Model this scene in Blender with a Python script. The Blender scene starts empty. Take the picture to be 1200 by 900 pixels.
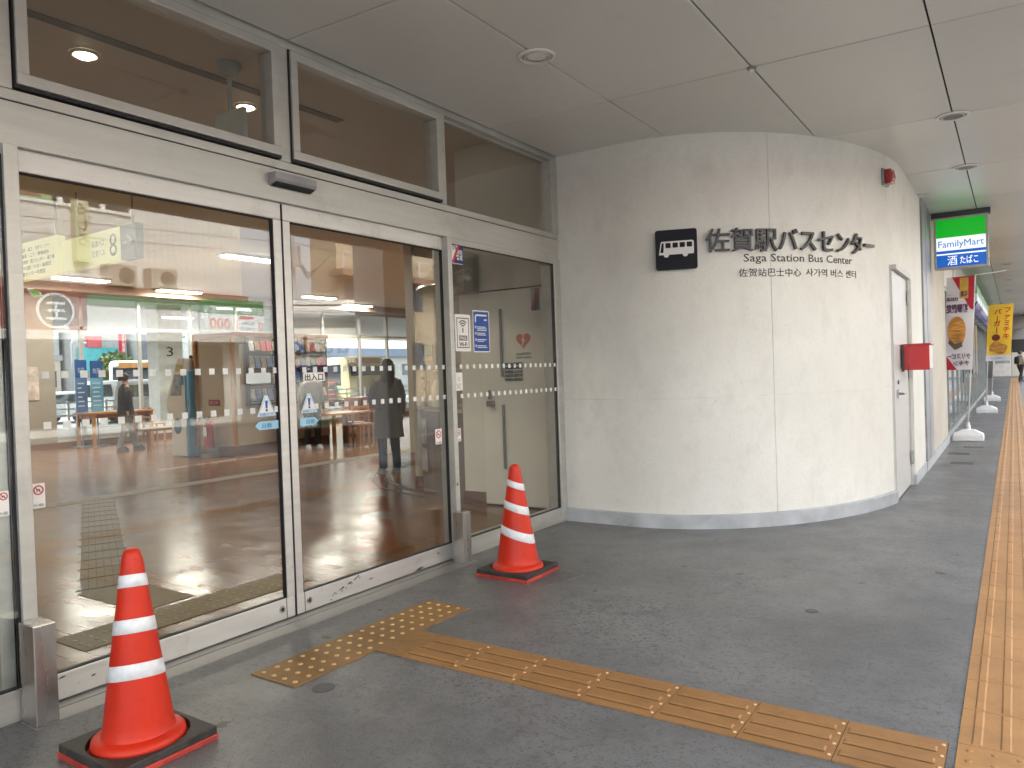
import bpy, bmesh, math, random
from mathutils import Vector, Matrix
R = math.radians
random.seed(7)
SC = bpy.context.scene
COL = SC.collection

# ------------------------------------------------------------------ camera
cam_d = bpy.data.cameras.new('Camera'); cam = bpy.data.objects.new('Camera', cam_d); COL.objects.link(cam)
yaw, pitch, roll = 0.5892155, -0.0143923, -0.0340629
_f = Vector((-math.sin(yaw)*math.cos(pitch), math.cos(yaw)*math.cos(pitch), math.sin(pitch)))
_r = Vector((math.cos(yaw), math.sin(yaw), 0)); _u = _r.cross(_f)
_r2 = _r*math.cos(roll) + _u*math.sin(roll); _u2 = -_r*math.sin(roll) + _u*math.cos(roll)
mw = Matrix.Identity(4)
for i in range(3):
    mw[i][0], mw[i][1], mw[i][2] = _r2[i], _u2[i], -_f[i]
mw[0][3], mw[1][3], mw[2][3] = 3.6805, 0.0, 1.4591
cam.matrix_world = mw
cam_d.sensor_width = 36.0; cam_d.lens = 26.437; cam_d.clip_start = 0.05; cam_d.clip_end = 2000
SC.camera = cam

# ------------------------------------------------------------------ world, sun, exposure
SUN_EL, SUN_AZ = R(50), R(252)          # overcast: high soft sun, from behind the building
w = bpy.data.worlds.new("World"); SC.world = w; w.use_nodes = True
nt = w.node_tree; nt.nodes.clear()
out = nt.nodes.new('ShaderNodeOutputWorld'); bg = nt.nodes.new('ShaderNodeBackground')
sky = nt.nodes.new('ShaderNodeTexSky'); sky.sky_type = 'NISHITA'; sky.sun_disc = False
sky.sun_elevation = SUN_EL; sky.sun_rotation = SUN_AZ; sky.dust_density = 4.0; sky.air_density = 1.0
hs = nt.nodes.new('ShaderNodeHueSaturation'); hs.inputs['Saturation'].default_value = 0.22
geo = nt.nodes.new('ShaderNodeTexCoord'); nz = nt.nodes.new('ShaderNodeTexNoise')
nz.inputs['Scale'].default_value = 2.2; nz.inputs['Detail'].default_value = 6
mp = nt.nodes.new('ShaderNodeMapping'); mp.inputs['Scale'].default_value = (1, 1, 3.2)
cr = nt.nodes.new('ShaderNodeMapRange'); cr.inputs['From Min'].default_value = .35; cr.inputs['From Max'].default_value = .7
cr.inputs['To Min'].default_value = 0.8; cr.inputs['To Max'].default_value = 1.35
mul = nt.nodes.new('ShaderNodeMix'); mul.data_type = 'RGBA'; mul.blend_type = 'MULTIPLY'; mul.inputs['Factor'].default_value = 1
L = nt.links.new
L(geo.outputs['Generated'], mp.inputs['Vector']); L(mp.outputs['Vector'], nz.inputs['Vector']); L(nz.outputs['Fac'], cr.inputs['Value'])
L(sky.outputs['Color'], hs.inputs['Color']); L(hs.outputs['Color'], mul.inputs['A']); L(cr.outputs['Result'], mul.inputs['B'])
L(mul.outputs['Result'], bg.inputs['Color']); bg.inputs['Strength'].default_value = 0.15
L(bg.outputs['Background'], out.inputs['Surface'])
sl = bpy.data.lights.new('Sun', 'SUN'); sl.energy = 1.3; sl.angle = R(20); sl.color = (1, .96, .9)
so = bpy.data.objects.new('Sun', sl); COL.objects.link(so)
# nishita: rotation is clockwise from +Y seen from above
sd = Vector((math.sin(SUN_AZ)*math.cos(SUN_EL), math.cos(SUN_AZ)*math.cos(SUN_EL), math.sin(SUN_EL)))
so.rotation_euler = sd.to_track_quat('Z', 'Y').to_euler(); so.location = (0, 0, 30)
SC.view_settings.view_transform = 'Standard'; SC.view_settings.look = 'None'
SC.view_settings.exposure = 2.85; SC.view_settings.gamma = 1.0
try: SC.view_settings.use_curve_mapping = False
except Exception: pass
SC.render.engine = 'CYCLES'
cy = SC.cycles; cy.use_denoising = True
try: cy.denoiser = 'OPENIMAGEDENOISE'
except Exception: pass
cy.max_bounces = 10; cy.diffuse_bounces = 5; cy.glossy_bounces = 5; cy.transmission_bounces = 6; cy.transparent_max_bounces = 24
cy.sample_clamp_indirect = 6; cy.caustics_reflective = False; cy.caustics_refractive = False

# ------------------------------------------------------------------ materials
MATS = {}
def _new(name):
    m = bpy.data.materials.new(name); m.use_nodes = True; MATS[name] = m
    t = m.node_tree; b = t.nodes['Principled BSDF']
    return m, t, b
def node(t, ty, **kw):
    n = t.nodes.new(ty)
    for k, v in kw.items():
        if k in n.inputs: n.inputs[k].default_value = v
        else: setattr(n, k, v)
    return n
def pos(t):
    return node(t, 'ShaderNodeTexCoord').outputs['Object']
def ramp(t, src, a, b, lo, hi):
    r = node(t, 'ShaderNodeMapRange'); r.inputs['From Min'].default_value = a; r.inputs['From Max'].default_value = b
    r.inputs['To Min'].default_value = lo; r.inputs['To Max'].default_value = hi; t.links.new(src, r.inputs['Value']); return r.outputs['Result']
def mixc(t, fac, a, b, mode='MIX'):
    m = node(t, 'ShaderNodeMix', data_type='RGBA', blend_type=mode)
    for k, v in (('Factor', fac), ('A', a), ('B', b)):
        if hasattr(v, 'is_output'): t.links.new(v, m.inputs[k])
        elif k == 'Factor': m.inputs[k].default_value = v
        else: m.inputs[k].default_value = (*v, 1) if len(v) == 3 else v
    return m.outputs['Result']
def noise(t, scale, detail=4, vec=None, rough=.55, stretch=None):
    n = node(t, 'ShaderNodeTexNoise', Scale=scale, Detail=detail, Roughness=rough)
    v = vec or pos(t)
    if stretch:
        mpn = node(t, 'ShaderNodeMapping'); mpn.inputs['Scale'].default_value = stretch; t.links.new(v, mpn.inputs['Vector']); v = mpn.outputs['Vector']
    t.links.new(v, n.inputs['Vector']); return n.outputs['Fac']
def bump(t, b, src, strength, dist=.01):
    bn = node(t, 'ShaderNodeBump', Strength=strength, Distance=dist); t.links.new(src, bn.inputs['Height']); t.links.new(bn.outputs['Normal'], b.inputs['Normal'])
def mat(name, col, rough=.5, metal=0., var=.12, vs=4., bmp=0., bs=60., stretch=None, spec=.5, rv=.08, emit=0., coat=0.):
    if name in MATS: return MATS[name]
    m, t, b = _new(name)
    b.inputs['Metallic'].default_value = metal; b.inputs['Specular IOR Level'].default_value = spec
    if coat: b.inputs['Coat Weight'].default_value = coat; b.inputs['Coat Roughness'].default_value = .06
    n = noise(t, vs, 5, stretch=stretch)
    lo = tuple(c*(1-var) for c in col); hi = tuple(min(1, c*(1+var)) for c in col)
    t.links.new(mixc(t, ramp(t, n, .3, .7, 0, 1), lo, hi), b.inputs['Base Color'])
    t.links.new(ramp(t, n, .3, .7, max(.02, rough-rv), min(1, rough+rv)), b.inputs['Roughness'])
    if bmp: bump(t, b, noise(t, bs, 3), bmp, .004)
    if emit:
        b.inputs['Emission Color'].default_value = (*col, 1); b.inputs['Emission Strength'].default_value = emit
    return m
def glass_mat(name, ior=1.7, tint=(.9, .93, .92), rough=0.0):
    m = bpy.data.materials.new(name); m.use_nodes = True; MATS[name] = m; t = m.node_tree; t.nodes.clear()
    o = node(t, 'ShaderNodeOutputMaterial'); mx = node(t, 'ShaderNodeMixShader'); tr = node(t, 'ShaderNodeBsdfTransparent'); gl = node(t, 'ShaderNodeBsdfGlossy', Roughness=rough)
    tr.inputs['Color'].default_value = (*tint, 1); gl.inputs['Color'].default_value = (1, 1, 1, 1)
    lw = node(t, 'ShaderNodeLayerWeight', Blend=.5); r0 = ((ior-1)/(ior+1))**2      # Schlick reflectance of each glass face
    pw = node(t, 'ShaderNodeMath', operation='POWER'); t.links.new(lw.outputs['Facing'], pw.inputs[0]); pw.inputs[1].default_value = 5
    fr = ramp(t, pw.outputs[0], 0, 1, r0, 1)
    t.links.new(fr, mx.inputs['Fac']); t.links.new(tr.outputs['BSDF'], mx.inputs[1]); t.links.new(gl.outputs['BSDF'], mx.inputs[2])
    t.links.new(mx.outputs['Shader'], o.inputs['Surface'])
    return m

# pavement: worn grey coated concrete, speckled, stained
def pavement_mat():
    m, t, b = _new('pavement_concrete'); p = pos(t)
    n1 = noise(t, .8, 6, p); n2 = noise(t, 45, 3, p); n3 = noise(t, 5, 5, p, .65); n4 = noise(t, 190, 2, p)
    c = mixc(t, ramp(t, n1, .3, .7, 0, 1), (.10, .102, .106), (.21, .212, .215))
    c = mixc(t, ramp(t, n3, .46, .72, 0, .6), c, (.075, .076, .08))
    c = mixc(t, ramp(t, noise(t, 22, 6, p, .75), .52, .62, 0, .6), c, (.066, .067, .07))
    c = mixc(t, ramp(t, n2, .57, .66, 0, .6), c, (.045, .046, .049))
    c = mixc(t, ramp(t, n4, .52, .62, 0, .45), c, (.25, .25, .25))
    # chewing-gum spots
    v = node(t, 'ShaderNodeTexVoronoi', Scale=3.2, Randomness=1.0); t.links.new(p, v.inputs['Vector'])
    wn = noise(t, 9, 2, p)
    sz = ramp(t, wn, .44, .60, .0, .12)
    ls = node(t, 'ShaderNodeMath', operation='LESS_THAN'); t.links.new(v.outputs['Distance'], ls.inputs[0]); t.links.new(sz, ls.inputs[1])
    sp = node(t, 'ShaderNodeMath', operation='MULTIPLY'); t.links.new(ls.outputs[0], sp.inputs[0]); sp.inputs[1].default_value = .75
    c = mixc(t, sp.outputs[0], c, (.035, .035, .037))
    # rough pitted zone: dark pores
    v2 = node(t, 'ShaderNodeTexVoronoi', Scale=38, Randomness=1.0); t.links.new(p, v2.inputs['Vector'])
    l2 = node(t, 'ShaderNodeMath', operation='LESS_THAN'); t.links.new(v2.outputs['Distance'], l2.inputs[0]); t.links.new(ramp(t, n1, .40, .60, .0, .3), l2.inputs[1])
    m2 = node(t, 'ShaderNodeMath', operation='MULTIPLY'); t.links.new(l2.outputs[0], m2.inputs[0]); m2.inputs[1].default_value = .55
    c = mixc(t, m2.outputs[0], c, (.045, .045, .047))
    t.links.new(c, b.inputs['Base Color'])
    t.links.new(ramp(t, noise(t, 1.1, 6, p, .6), .3, .7, .30, .52), b.inputs['Roughness'])
    bump(t, b, noise(t, 70, 4, p, .7), .5, .004)
    return m
def wood_floor_mat():
    m, t, b = _new('hall_floor_wood'); p = pos(t)
    br = node(t, 'ShaderNodeTexBrick', Scale=1.0); br.offset = .37; br.inputs['Brick Width'].default_value = 1.82; br.inputs['Row Height'].default_value = .105
    br.inputs['Mortar Size'].default_value = .003; br.inputs['Color1'].default_value = (.165, .066, .017, 1); br.inputs['Color2'].default_value = (.25, .11, .032, 1)
    br.inputs['Mortar'].default_value = (.06, .035, .02, 1); br.inputs['Bias'].default_value = 0.; t.links.new(p, br.inputs['Vector'])
    g = noise(t, 6, 6, p, .6, (.6, 9, 1))
    c = mixc(t, ramp(t, g, .3, .7, 0, .5), br.outputs['Color'], (.12, .062, .03))
    t.links.new(c, b.inputs['Base Color'])
    t.links.new(ramp(t, noise(t, 3, 4, p), .3, .7, .16, .27), b.inputs['Roughness'])
    bump(t, b, noise(t, 14, 2, p, .5, (.4, 3, 1)), .05, .004)
    b.inputs['Specular IOR Level'].default_value = .28
    return m
def wall_mat():
    m, t, b = _new('curved_wall_plaster'); p = pos(t)
    n1 = noise(t, 1.3, 6, p); n2 = noise(t, 60, 4, p, .7); n3 = noise(t, 6, 6, p, .65, (1, 1, .6))
    c = mixc(t, ramp(t, n1, .3, .7, 0, 1), (.71, .71, .665), (.81, .81, .765))
    c = mixc(t, ramp(t, n3, .48, .78, 0, .4), c, (.58, .565, .51))
    c = mixc(t, ramp(t, noise(t, 2.6, 7, p, .7), .52, .72, 0, .4), c, (.56, .55, .50))
    c = mixc(t, ramp(t, n2, .5, .7, 0, .4), c, (.60, .58, .525))
    sk = noise(t, 34, 2, p, .5); c = mixc(t, ramp(t, sk, .76, .785, 0, .5), c, (.34, .33, .30))
    c = mixc(t, ramp(t, noise(t, 11, 6, p, .8, (1, 1, .12)), .68, .82, 0, .22), c, (.54, .52, .47))
    t.links.new(c, b.inputs['Base Color']); b.inputs['Roughness'].default_value = .7; b.inputs['Specular IOR Level'].default_value = .3
    bump(t, b, n2, .35, .004)
    return m
def ceiling_mat(k=1., nm='canopy_panel'):
    m, t, b = _new(nm); p = pos(t)
    n1 = noise(t, .5, 5, p); n2 = noise(t, 8, 3, p, .5, (.2, 3, 1))
    c = mixc(t, ramp(t, n1, .3, .7, 0, 1), tuple(x*k for x in (.69, .68, .63)), tuple(x*k for x in (.75, .74, .69)))
    c = mixc(t, ramp(t, noise(t, 3.5, 7, p, .7), .56, .76, 0, .22), c, (.50, .475, .42))
    t.links.new(c, b.inputs['Base Color']); t.links.new(ramp(t, n1, .3, .7, .27, .34), b.inputs['Roughness'])
    b.inputs['Specular IOR Level'].default_value = .6
    bump(t, b, noise(t, .9, 2, p), .12, .03)
    return m
def alu_mat(name, col, rough=.42, dirt=.35, stretch=(6, .5, 6), metal=.55):
    m, t, b = _new(name); p = pos(t)
    n1 = noise(t, 3, 6, p, .6, stretch); n2 = noise(t, 2.2, 6, p, .7); n3 = noise(t, 30, 4, p, .7)
    c = mixc(t, ramp(t, n1, .3, .7, 0, 1), tuple(x*.9 for x in col), tuple(min(1, x*1.08) for x in col))
    c = mixc(t, ramp(t, n2, .55, .8, 0, dirt), c, tuple(x*.5 for x in col))
    c = mixc(t, ramp(t, n3, .66, .74, 0, dirt), c, tuple(x*.4 for x in col))
    t.links.new(c, b.inputs['Base Color']); t.links.new(ramp(t, n1, .3, .7, rough-.08, rough+.1), b.inputs['Roughness'])
    b.inputs['Metallic'].default_value = metal
    return m
def tactile_mat(name, col):
    m, t, b = _new(name); p = pos(t)
    n1 = noise(t, 2.5, 6, p); n2 = noise(t, 30, 4, p, .7); n3 = noise(t, 9, 5, p, .7)
    c = mixc(t, ramp(t, n1, .3, .7, 0, 1), tuple(x*.85 for x in col), tuple(x*1.12 for x in col))
    c = mixc(t, ramp(t, n3, .5, .75, 0, .5), c, tuple(x*.55 for x in col))
    c = mixc(t, ramp(t, n2, .6, .75, 0, .35), c, tuple(x*.45 for x in col))
    t.links.new(c, b.inputs['Base Color']); b.inputs['Roughness'].default_value = .6
    bump(t, b, n2, .3, .002)
    return m
PAVE = pavement_mat(); WOODF = wood_floor_mat(); WALLM = wall_mat(); CEILM = ceiling_mat()
ALU = alu_mat('facade_aluminium', (.525, .525, .49), dirt=.5); ALUD = alu_mat('door_aluminium', (.62, .61, .585), dirt=.85)
STEEL = alu_mat('brushed_steel', (.46, .445, .42), .27, .0, (3, 3, .3), .9)
SILL = alu_mat('sill_steel', (.34, .335, .32), .38, .5, (9, .4, 9), .7)
TACT = tactile_mat('tactile_ochre', (.42, .215, .075)); TACTC = tactile_mat('tactile_branch', (.33, .165, .055)); TACTB = tactile_mat('tactile_brown', (.27, .145, .045)); TACTI = tactile_mat('tactile_inside', (.2, .15, .075))
GLASS = glass_mat('entrance_glass', 1.6, (.93, .955, .945)); GLASSF = glass_mat('window_glass', 1.5, (.93, .95, .95))
BLACK = mat('black_gap', (.012, .012, .013), .6); RUBBER = mat('black_rubber', (.034, .032, .03), .6, var=.45, vs=14, bmp=.4)
WHITE = mat('white_paint', (.78, .77, .74), .45); OFFW = mat('offwhite_paint', (.66, .63, .57), .5, var=.05, vs=1.5)
def cone_mat():
    m, t, b = _new('cone_orange'); p = pos(t); b.inputs['Specular IOR Level'].default_value = .35
    n1 = noise(t, 4, 5, p); n2 = noise(t, 16, 6, p, .75, (1, 1, .5)); n3 = noise(t, 60, 3, p)
    c = mixc(t, ramp(t, n1, .3, .7, 0, 1), (.52, .022, .006), (.64, .032, .009))
    c = mixc(t, ramp(t, n2, .58, .72, 0, .55), c, (.30, .03, .018))
    c = mixc(t, ramp(t, n3, .66, .72, 0, .5), c, (.16, .03, .02))
    t.links.new(c, b.inputs['Base Color']); t.links.new(ramp(t, n2, .3, .7, .34, .55), b.inputs['Roughness']); bump(t, b, n2, .08, .004)
    return m
CONE = cone_mat(); CONED = mat('cone_base_red', (.42, .045, .032), .55, var=.4, vs=12)
TAPE = mat('reflective_tape', (.72, .75, .78), .35, var=.14, vs=22)
DKGREY = mat('dark_grey_metal', (.05, .052, .058), .38, metal=.4); GREYM = mat('grey_metal', (.3, .31, .33), .4, metal=.5)
NAVY = mat('navy_enamel', (.008, .009, .016), .5, spec=.25); RED = mat('red_enamel', (.5, .012, .015), .32); REDD = mat('dark_red', (.3, .01, .012), .5)
BLUE = mat('sign_blue', (.012, .07, .38), .35, var=.03); LETTER = mat('letter_steel', (.042, .045, .052), .4, metal=.2, var=.1); INK = mat('printed_ink', (.05, .05, .055), .6)
WOOD = mat('light_wood', (.42, .2, .07), .4, var=.25, vs=6, stretch=(1, 1, .2)); WOODD = mat('dark_wood', (.16, .066, .024), .35, var=.25, vs=6, stretch=(1, .2, 1))
HALLW = mat('hall_wall_paint', (.56, .52, .455), .55, var=.04, vs=1.2); HALLC = mat('hall_ceiling_paint', (.62, .585, .52), .6, var=.04, vs=.8)
GREEN = mat('sign_green', (.02, .2, .06), .4, var=.03); STICK = mat('sticker_white', (.82, .81, .79), .5, var=.03)
CREAM = mat('cream_panel', (.62, .56, .43), .4, var=.05)
LAMP_ON = mat('lamp_tube', (1, .95, .86), .5, emit=2.2, var=0); DOWN_ON = mat('downlight_lens', (1, .86, .62), .5, emit=2.0, var=0)

# ------------------------------------------------------------------ mesh helpers
class MB:
    def __init__(s): s.v = []; s.f = []
    def add(s, vs, fs):
        o = len(s.v); s.v += [tuple(x) for x in vs]; s.f += [tuple(i+o for i in f) for f in fs]; return s
    def box(s, x0, x1, y0, y1, z0, z1):
        vs = [(x, y, z) for x in (x0, x1) for y in (y0, y1) for z in (z0, z1)]
        return s.add(vs, [(0, 1, 3, 2), (4, 6, 7, 5), (0, 4, 5, 1), (2, 3, 7, 6), (0, 2, 6, 4), (1, 5, 7, 3)])
    def obox(s, c, size, rz=0., rx=0., ry=0.):
        m = Matrix.Translation(c) @ Matrix.Rotation(rz, 4, 'Z') @ Matrix.Rotation(ry, 4, 'Y') @ Matrix.Rotation(rx, 4, 'X')
        h = [x/2 for x in size]
        vs = [m @ Vector((x*h[0], y*h[1], z*h[2])) for x in (-1, 1) for y in (-1, 1) for z in (-1, 1)]
        return s.add(vs, [(0, 1, 3, 2), (4, 6, 7, 5), (0, 4, 5, 1), (2, 3, 7, 6), (0, 2, 6, 4), (1, 5, 7, 3)])
    def bar(s, a, b, wd, th):
        a = Vector(a); b = Vector(b); d = (b-a).normalized(); up = Vector((0, 0, 1)) if abs(d.z) < .9 else Vector((1, 0, 0))
        x = d.cross(up).normalized()*wd/2; y = d.cross(x).normalized()*th/2
        vs = [a-x-y, a+x-y, a+x+y, a-x+y, b-x-y, b+x-y, b+x+y, b-x+y]
        return s.add(vs, [(0, 1, 2, 3), (4, 7, 6, 5), (0, 4, 5, 1), (1, 5, 6, 2), (2, 6, 7, 3), (3, 7, 4, 0)])
    def tube(s, pts, rad, n=10, caps=True):
        pts = [Vector(p) for p in pts]; rad = rad if isinstance(rad, (list, tuple)) else [rad]*len(pts)
        rings = []; px = None
        for i, p in enumerate(pts):
            d = (pts[min(i+1, len(pts)-1)]-pts[max(i-1, 0)]).normalized()
            if px is None: px = d.cross(Vector((0, 0, 1)) if abs(d.z) < .95 else Vector((1, 0, 0))).normalized()
            else: px = (px-d*px.dot(d)).normalized()
            py = d.cross(px)
            rings.append([p+(px*math.cos(2*math.pi*k/n)+py*math.sin(2*math.pi*k/n))*rad[i] for k in range(n)])
        return s.loft(rings, caps)
    def loft(s, rings, caps=True):
        n = len(rings[0]); vs = [q for r in rings for q in r]; fs = []
        for i in range(len(rings)-1):
            for k in range(n): fs.append((i*n+k, i*n+(k+1) % n, (i+1)*n+(k+1) % n, (i+1)*n+k))
        if caps: fs.append(tuple(range(n))[::-1]); fs.append(tuple((len(rings)-1)*n+k for k in range(n)))
        return s.add(vs, fs)
    def lathe(s, prof, c, n=32, tilt=None, sx=1., sy=1., caps=True):
        rings = []
        for r, z in prof:
            ring = []
            for k in range(n):
                a = 2*math.pi*k/n; x = r*math.cos(a)*sx; y = r*math.sin(a)*sy; dz = tilt*x if tilt else 0
                ring.append((c[0]+x, c[1]+y, c[2]+z+dz))
            rings.append(ring)
        return s.loft(rings, caps)
    def prism(s, poly, axis, a, b):
        def P(p, q):
            return {'x': (q, p[0], p[1]), 'y': (p[0], q, p[1]), 'z': (p[0], p[1], q)}[axis]
        n = len(poly)
        return s.add([P(p, a) for p in poly]+[P(p, b) for p in poly], [tuple(range(n))[::-1], tuple(range(n, 2*n))]+[(i, (i+1) % n, n+(i+1) % n, n+i) for i in range(n)])
    def quad(s, a, b, c, d): return s.add([a, b, c, d], [(0, 1, 2, 3)])
    def text(s, body, org, right, up, height, width=None, depth=.002, bold=0., align='L', vspace=None, fn=None):
        """raised lettering: org = baseline start, width = fitted width, fn maps (x, y, z) instead of the plane"""
        vs, fs = text_geo(body, depth, bold/height if height else 0, vspace)
        xs = [v[0] for v in vs]; x0, x1 = min(xs), max(xs)
        sx = height if width is None else width/(x1-x0); sy = height
        right = Vector(right); up = Vector(up); nrm = right.cross(up); org = Vector(org)
        off = -x0*sx - ((x1-x0)*sx/2 if align == 'C' else 0)
        o = []
        for x, y, z in vs:
            X, Y, Z = x*sx+off, y*sy, z*depth
            o.append(fn(X, Y, Z) if fn else org+right*X+up*Y+nrm*Z)
        return s.add(o, fs)
    def build(s, name, m, parent=None, smooth=False, bev=0., seg=2, auto=None):
        root = parent
        while root is not None and root.parent is not None: root = root.parent
        off = Vector(root.location) if root is not None else Vector((0, 0, 0))
        me = bpy.data.meshes.new(name)
        me.from_pydata([tuple(Vector(v)-off) for v in s.v], [], s.f)
        b = bmesh.new(); b.from_mesh(me); bmesh.ops.recalc_face_normals(b, faces=b.faces); b.to_mesh(me); b.free()
        me.materials.append(m)
        if smooth:
            for p in me.polygons: p.use_smooth = True
            if auto is not None:
                try: me.set_sharp_from_angle(angle=R(auto))
                except Exception: pass
        o = bpy.data.objects.new(name, me); COL.objects.link(o)
        if parent is not None: o.parent = parent
        if bev:
            md = o.modifiers.new('Bevel', 'BEVEL'); md.width = bev; md.segments = seg; md.limit_method = 'ANGLE'; md.angle_limit = R(40)
        return o
_TC = {}
def text_geo(body, depth, bold, vspace=None):
    key = (body, round(bold, 3), vspace)
    if key in _TC: return _TC[key]
    c = bpy.data.curves.new('lettering', 'FONT'); c.body = body; c.size = 1.; c.extrude = .5; c.resolution_u = 2; c.offset = bold
    if vspace: c.space_line = vspace
    o = bpy.data.objects.new('lettering', c); COL.objects.link(o)
    dg = bpy.context.evaluated_depsgraph_get(); me = bpy.data.meshes.new_from_object(o.evaluated_get(dg))
    vs = [(v.co.x, v.co.y, v.co.z+.5) for v in me.vertices]; fs = [tuple(p.vertices) for p in me.polygons]
    bpy.data.objects.remove(o); bpy.data.curves.remove(c); bpy.data.meshes.remove(me)
    _TC[key] = (vs, fs); return _TC[key]
def T(name, label, cat, loc, group=None):
    o = bpy.data.objects.new(name, None); o.empty_display_size = .1; COL.objects.link(o); o.location = loc
    o['label'] = label; o['category'] = cat
    if group: o['group'] = group
    return o
def tag(o, label, cat, group=None):
    o['label'] = label; o['category'] = cat
    if group: o['group'] = group
    return o
def struct(o, kind='structure'):
    o['kind'] = kind; return o
def dup(root, loc, label=None):
    c = root.copy(); COL.objects.link(c); c.location = loc
    if label: c['label'] = label
    for ch in list(root.children):
        d = ch.copy(); COL.objects.link(d); d.parent = c
        for g in list(ch.children):
            e = g.copy(); COL.objects.link(e); e.parent = d
    return c
XR, YR, ZU = (1, 0, 0), (0, 1, 0), (0, 0, 1)
NX, NY = (-1, 0, 0), (0, -1, 0)

# ================================================================== SETTING
CZ = 3.547
# ground: one big sheet (road level), the raised covered pavement, the hall floor
struct(MB().quad((-400, -400, -.13), (400, -400, -.13), (400, 600, -.13), (-400, 600, -.13)).build('ground', mat('asphalt_far', (.155, .155, .152), .8, var=.15, vs=.3)))
struct(MB().box(.0, 5.6, -9, 66, -.14, 0).build('pavement', PAVE))
struct(MB().box(5.6, 5.78, -9, 66, -.14, .004).build('kerb', mat('kerb_stone', (.24, .235, .22), .7, bmp=.3)))
struct(MB().box(-16.6, -.1, -5, 24.2, -.14, 0.0).build('hall_floor', WOODF))
struct(MB().box(19.0, 21.2, -20, 45, -.14, 0).build('far_pavement', mat('far_pavement', (.18, .18, .175), .8)))
struct(MB().box(-24, -16.6, -5, 40, -.14, -.01).build('bus_bay_pavement', mat('bay_concrete', (.45, .44, .42), .7, var=.1, vs=.7)))
# white lane lines on the bus road (painted)
lm = MB()
for k in range(8): lm.box(9.5, 9.65, -20+k*7., -16.5+k*7., -.128, -.124)
for k in range(6): lm.box(-27.2, -27, 2+k*7., 6+k*7., -.128, -.124)
struct(lm.build('road_markings', WHITE))

# canopy ceiling: separate panels with open seams, dark void above
pan = MB(); g = .006
xs = [0.012, 1.104, 2.19, 3.285, 4.2]
ys = [-3.2, -1.1, 1.02, 3.136, 5.285, 7.38, 9.48, 11.4]
y_ = 13.5
while y_ < 66: ys.append(y_); y_ += 2.1
tl = lambda x, y: y + .047*x
for i in range(4):
    for j in range(len(ys)-1):
        a, b = xs[i]+g, xs[i+1]-g; c, d = ys[j]+g, ys[j+1]-g
        z = CZ + random.uniform(-.0015, .0015)
        v = [(a, tl(a, c)), (b, tl(b, c)), (b, tl(b, d)), (a, tl(a, d))]
        pan.add([(p[0], p[1], z) for p in v]+[(p[0], p[1], z+.02) for p in v], [(3, 2, 1, 0), (4, 5, 6, 7), (0, 1, 5, 4), (1, 2, 6, 5), (2, 3, 7, 6), (3, 0, 4, 7)])
co = struct(pan.build('canopy_ceiling', CEILM, bev=.002, seg=1))
co.data.materials.append(ceiling_mat(.95, 'canopy_panel_b')); co.data.materials.append(ceiling_mat(1.04, 'canopy_panel_c'))
for i, p in enumerate(co.data.polygons): p.material_index = (i//6*7+i//48) % 3
struct(MB().box(0.0, 4.21, -3.5, 66.5, CZ+.03, CZ+.10).build('canopy_void', mat('void_dark', (.03, .028, .026), .9)))
struct(MB().box(4.205, 4.32, -3.5, 66.5, CZ-.12, CZ+.6).build('canopy_edge', mat('edge_trim', (.35, .34, .33), .5)))
struct(MB().box(-17.5, 4.2, -3.6, 66, CZ+.75, 8.5).box(-17.5, 0.0, -5.5, 24.5, 4.062, CZ+.75).build('upper_storeys', mat('upper_wall', (.55, .53, .5), .7)))
struct(MB().box(-16.0, -.13, -5, 24, 4.0, 4.06).build('hall_ceiling', HALLC))

cc = T('canopy_column', 'pale grey square column standing at the canopy edge by the bus road', 'column', (4.65, 9.02, 0))
MB().box(4.34, 5.0, 8.67, 9.36, .1, 6.2).build('shaft', mat('column_grey', (.64, .62, .57), .6), cc, bev=.01)
MB().box(4.31, 5.03, 8.64, 9.39, 0, .1).build('foot', GREYM, cc)
MB().box(4.325, 4.34, 8.8, 9.1, 2.3, 2.75).build('plate', STICK, cc)
# ================================================================== CURVED WALL
WC = (.65, 9.3); WA, WB = 2.05, 2.9
path = [(0.0, 6.4)] + [(WC[0]+WA*math.sin(a), WC[1]-WB*math.cos(a)) for a in [i*R(75.5)/60 for i in range(61)]]
cum = [0.]
for i in range(1, len(path)): cum.append(cum[-1]+math.dist(path[i-1], path[i]))
def pathP(s):
    s = max(0, min(cum[-1]-1e-6, s)); i = max(k for k in range(len(cum)-1) if cum[k] <= s)
    t = (s-cum[i])/(cum[i+1]-cum[i]); p, q = path[i], path[i+1]
    # smooth tangent
    def tan(k):
        a, b = path[max(0, k-1)], path[min(len(path)-1, k+1)]; return Vector((b[0]-a[0], b[1]-a[1])).normalized()
    tg = (tan(i)*(1-t)+tan(i+1)*t).normalized()
    return Vector((p[0]+(q[0]-p[0])*t, p[1]+(q[1]-p[1])*t)), tg, Vector((tg.y, -tg.x))
def s_of(x, y):
    return min((math.dist(p, (x, y)), cum[i]) for i, p in enumerate(path))[1]
def wallfn(s0, zb, lift=0.):
    def fn(X, Y, Z):
        p, tg, nn = pathP(s0+X); q = p+nn*(Z+lift); return Vector((q.x, q.y, zb+Y))
    return fn
cw = T('curved_wall', 'cream rendered curved wall carrying the bus center name', 'wall', (1.4, 8.0, 0))
SJ = s_of(1.873, 6.972)
ss = sorted(set([cum[-1]*i/90 for i in range(91)] + [SJ-.006, SJ-.004, SJ+.004, SJ+.006]))
zs = [.125, .6, 1.172, 1.174, 1.18, 1.182, 1.7, 2.0, 2.246, 2.248, 2.253, 2.255, 3.0, CZ+.03]
def dep(s, z):
    d = 0.
    if abs(s-SJ) < .005: d = .006
    if 1.173 < z < 1.181: d = .003
    return d
wb = MB(); rings = []
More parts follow.
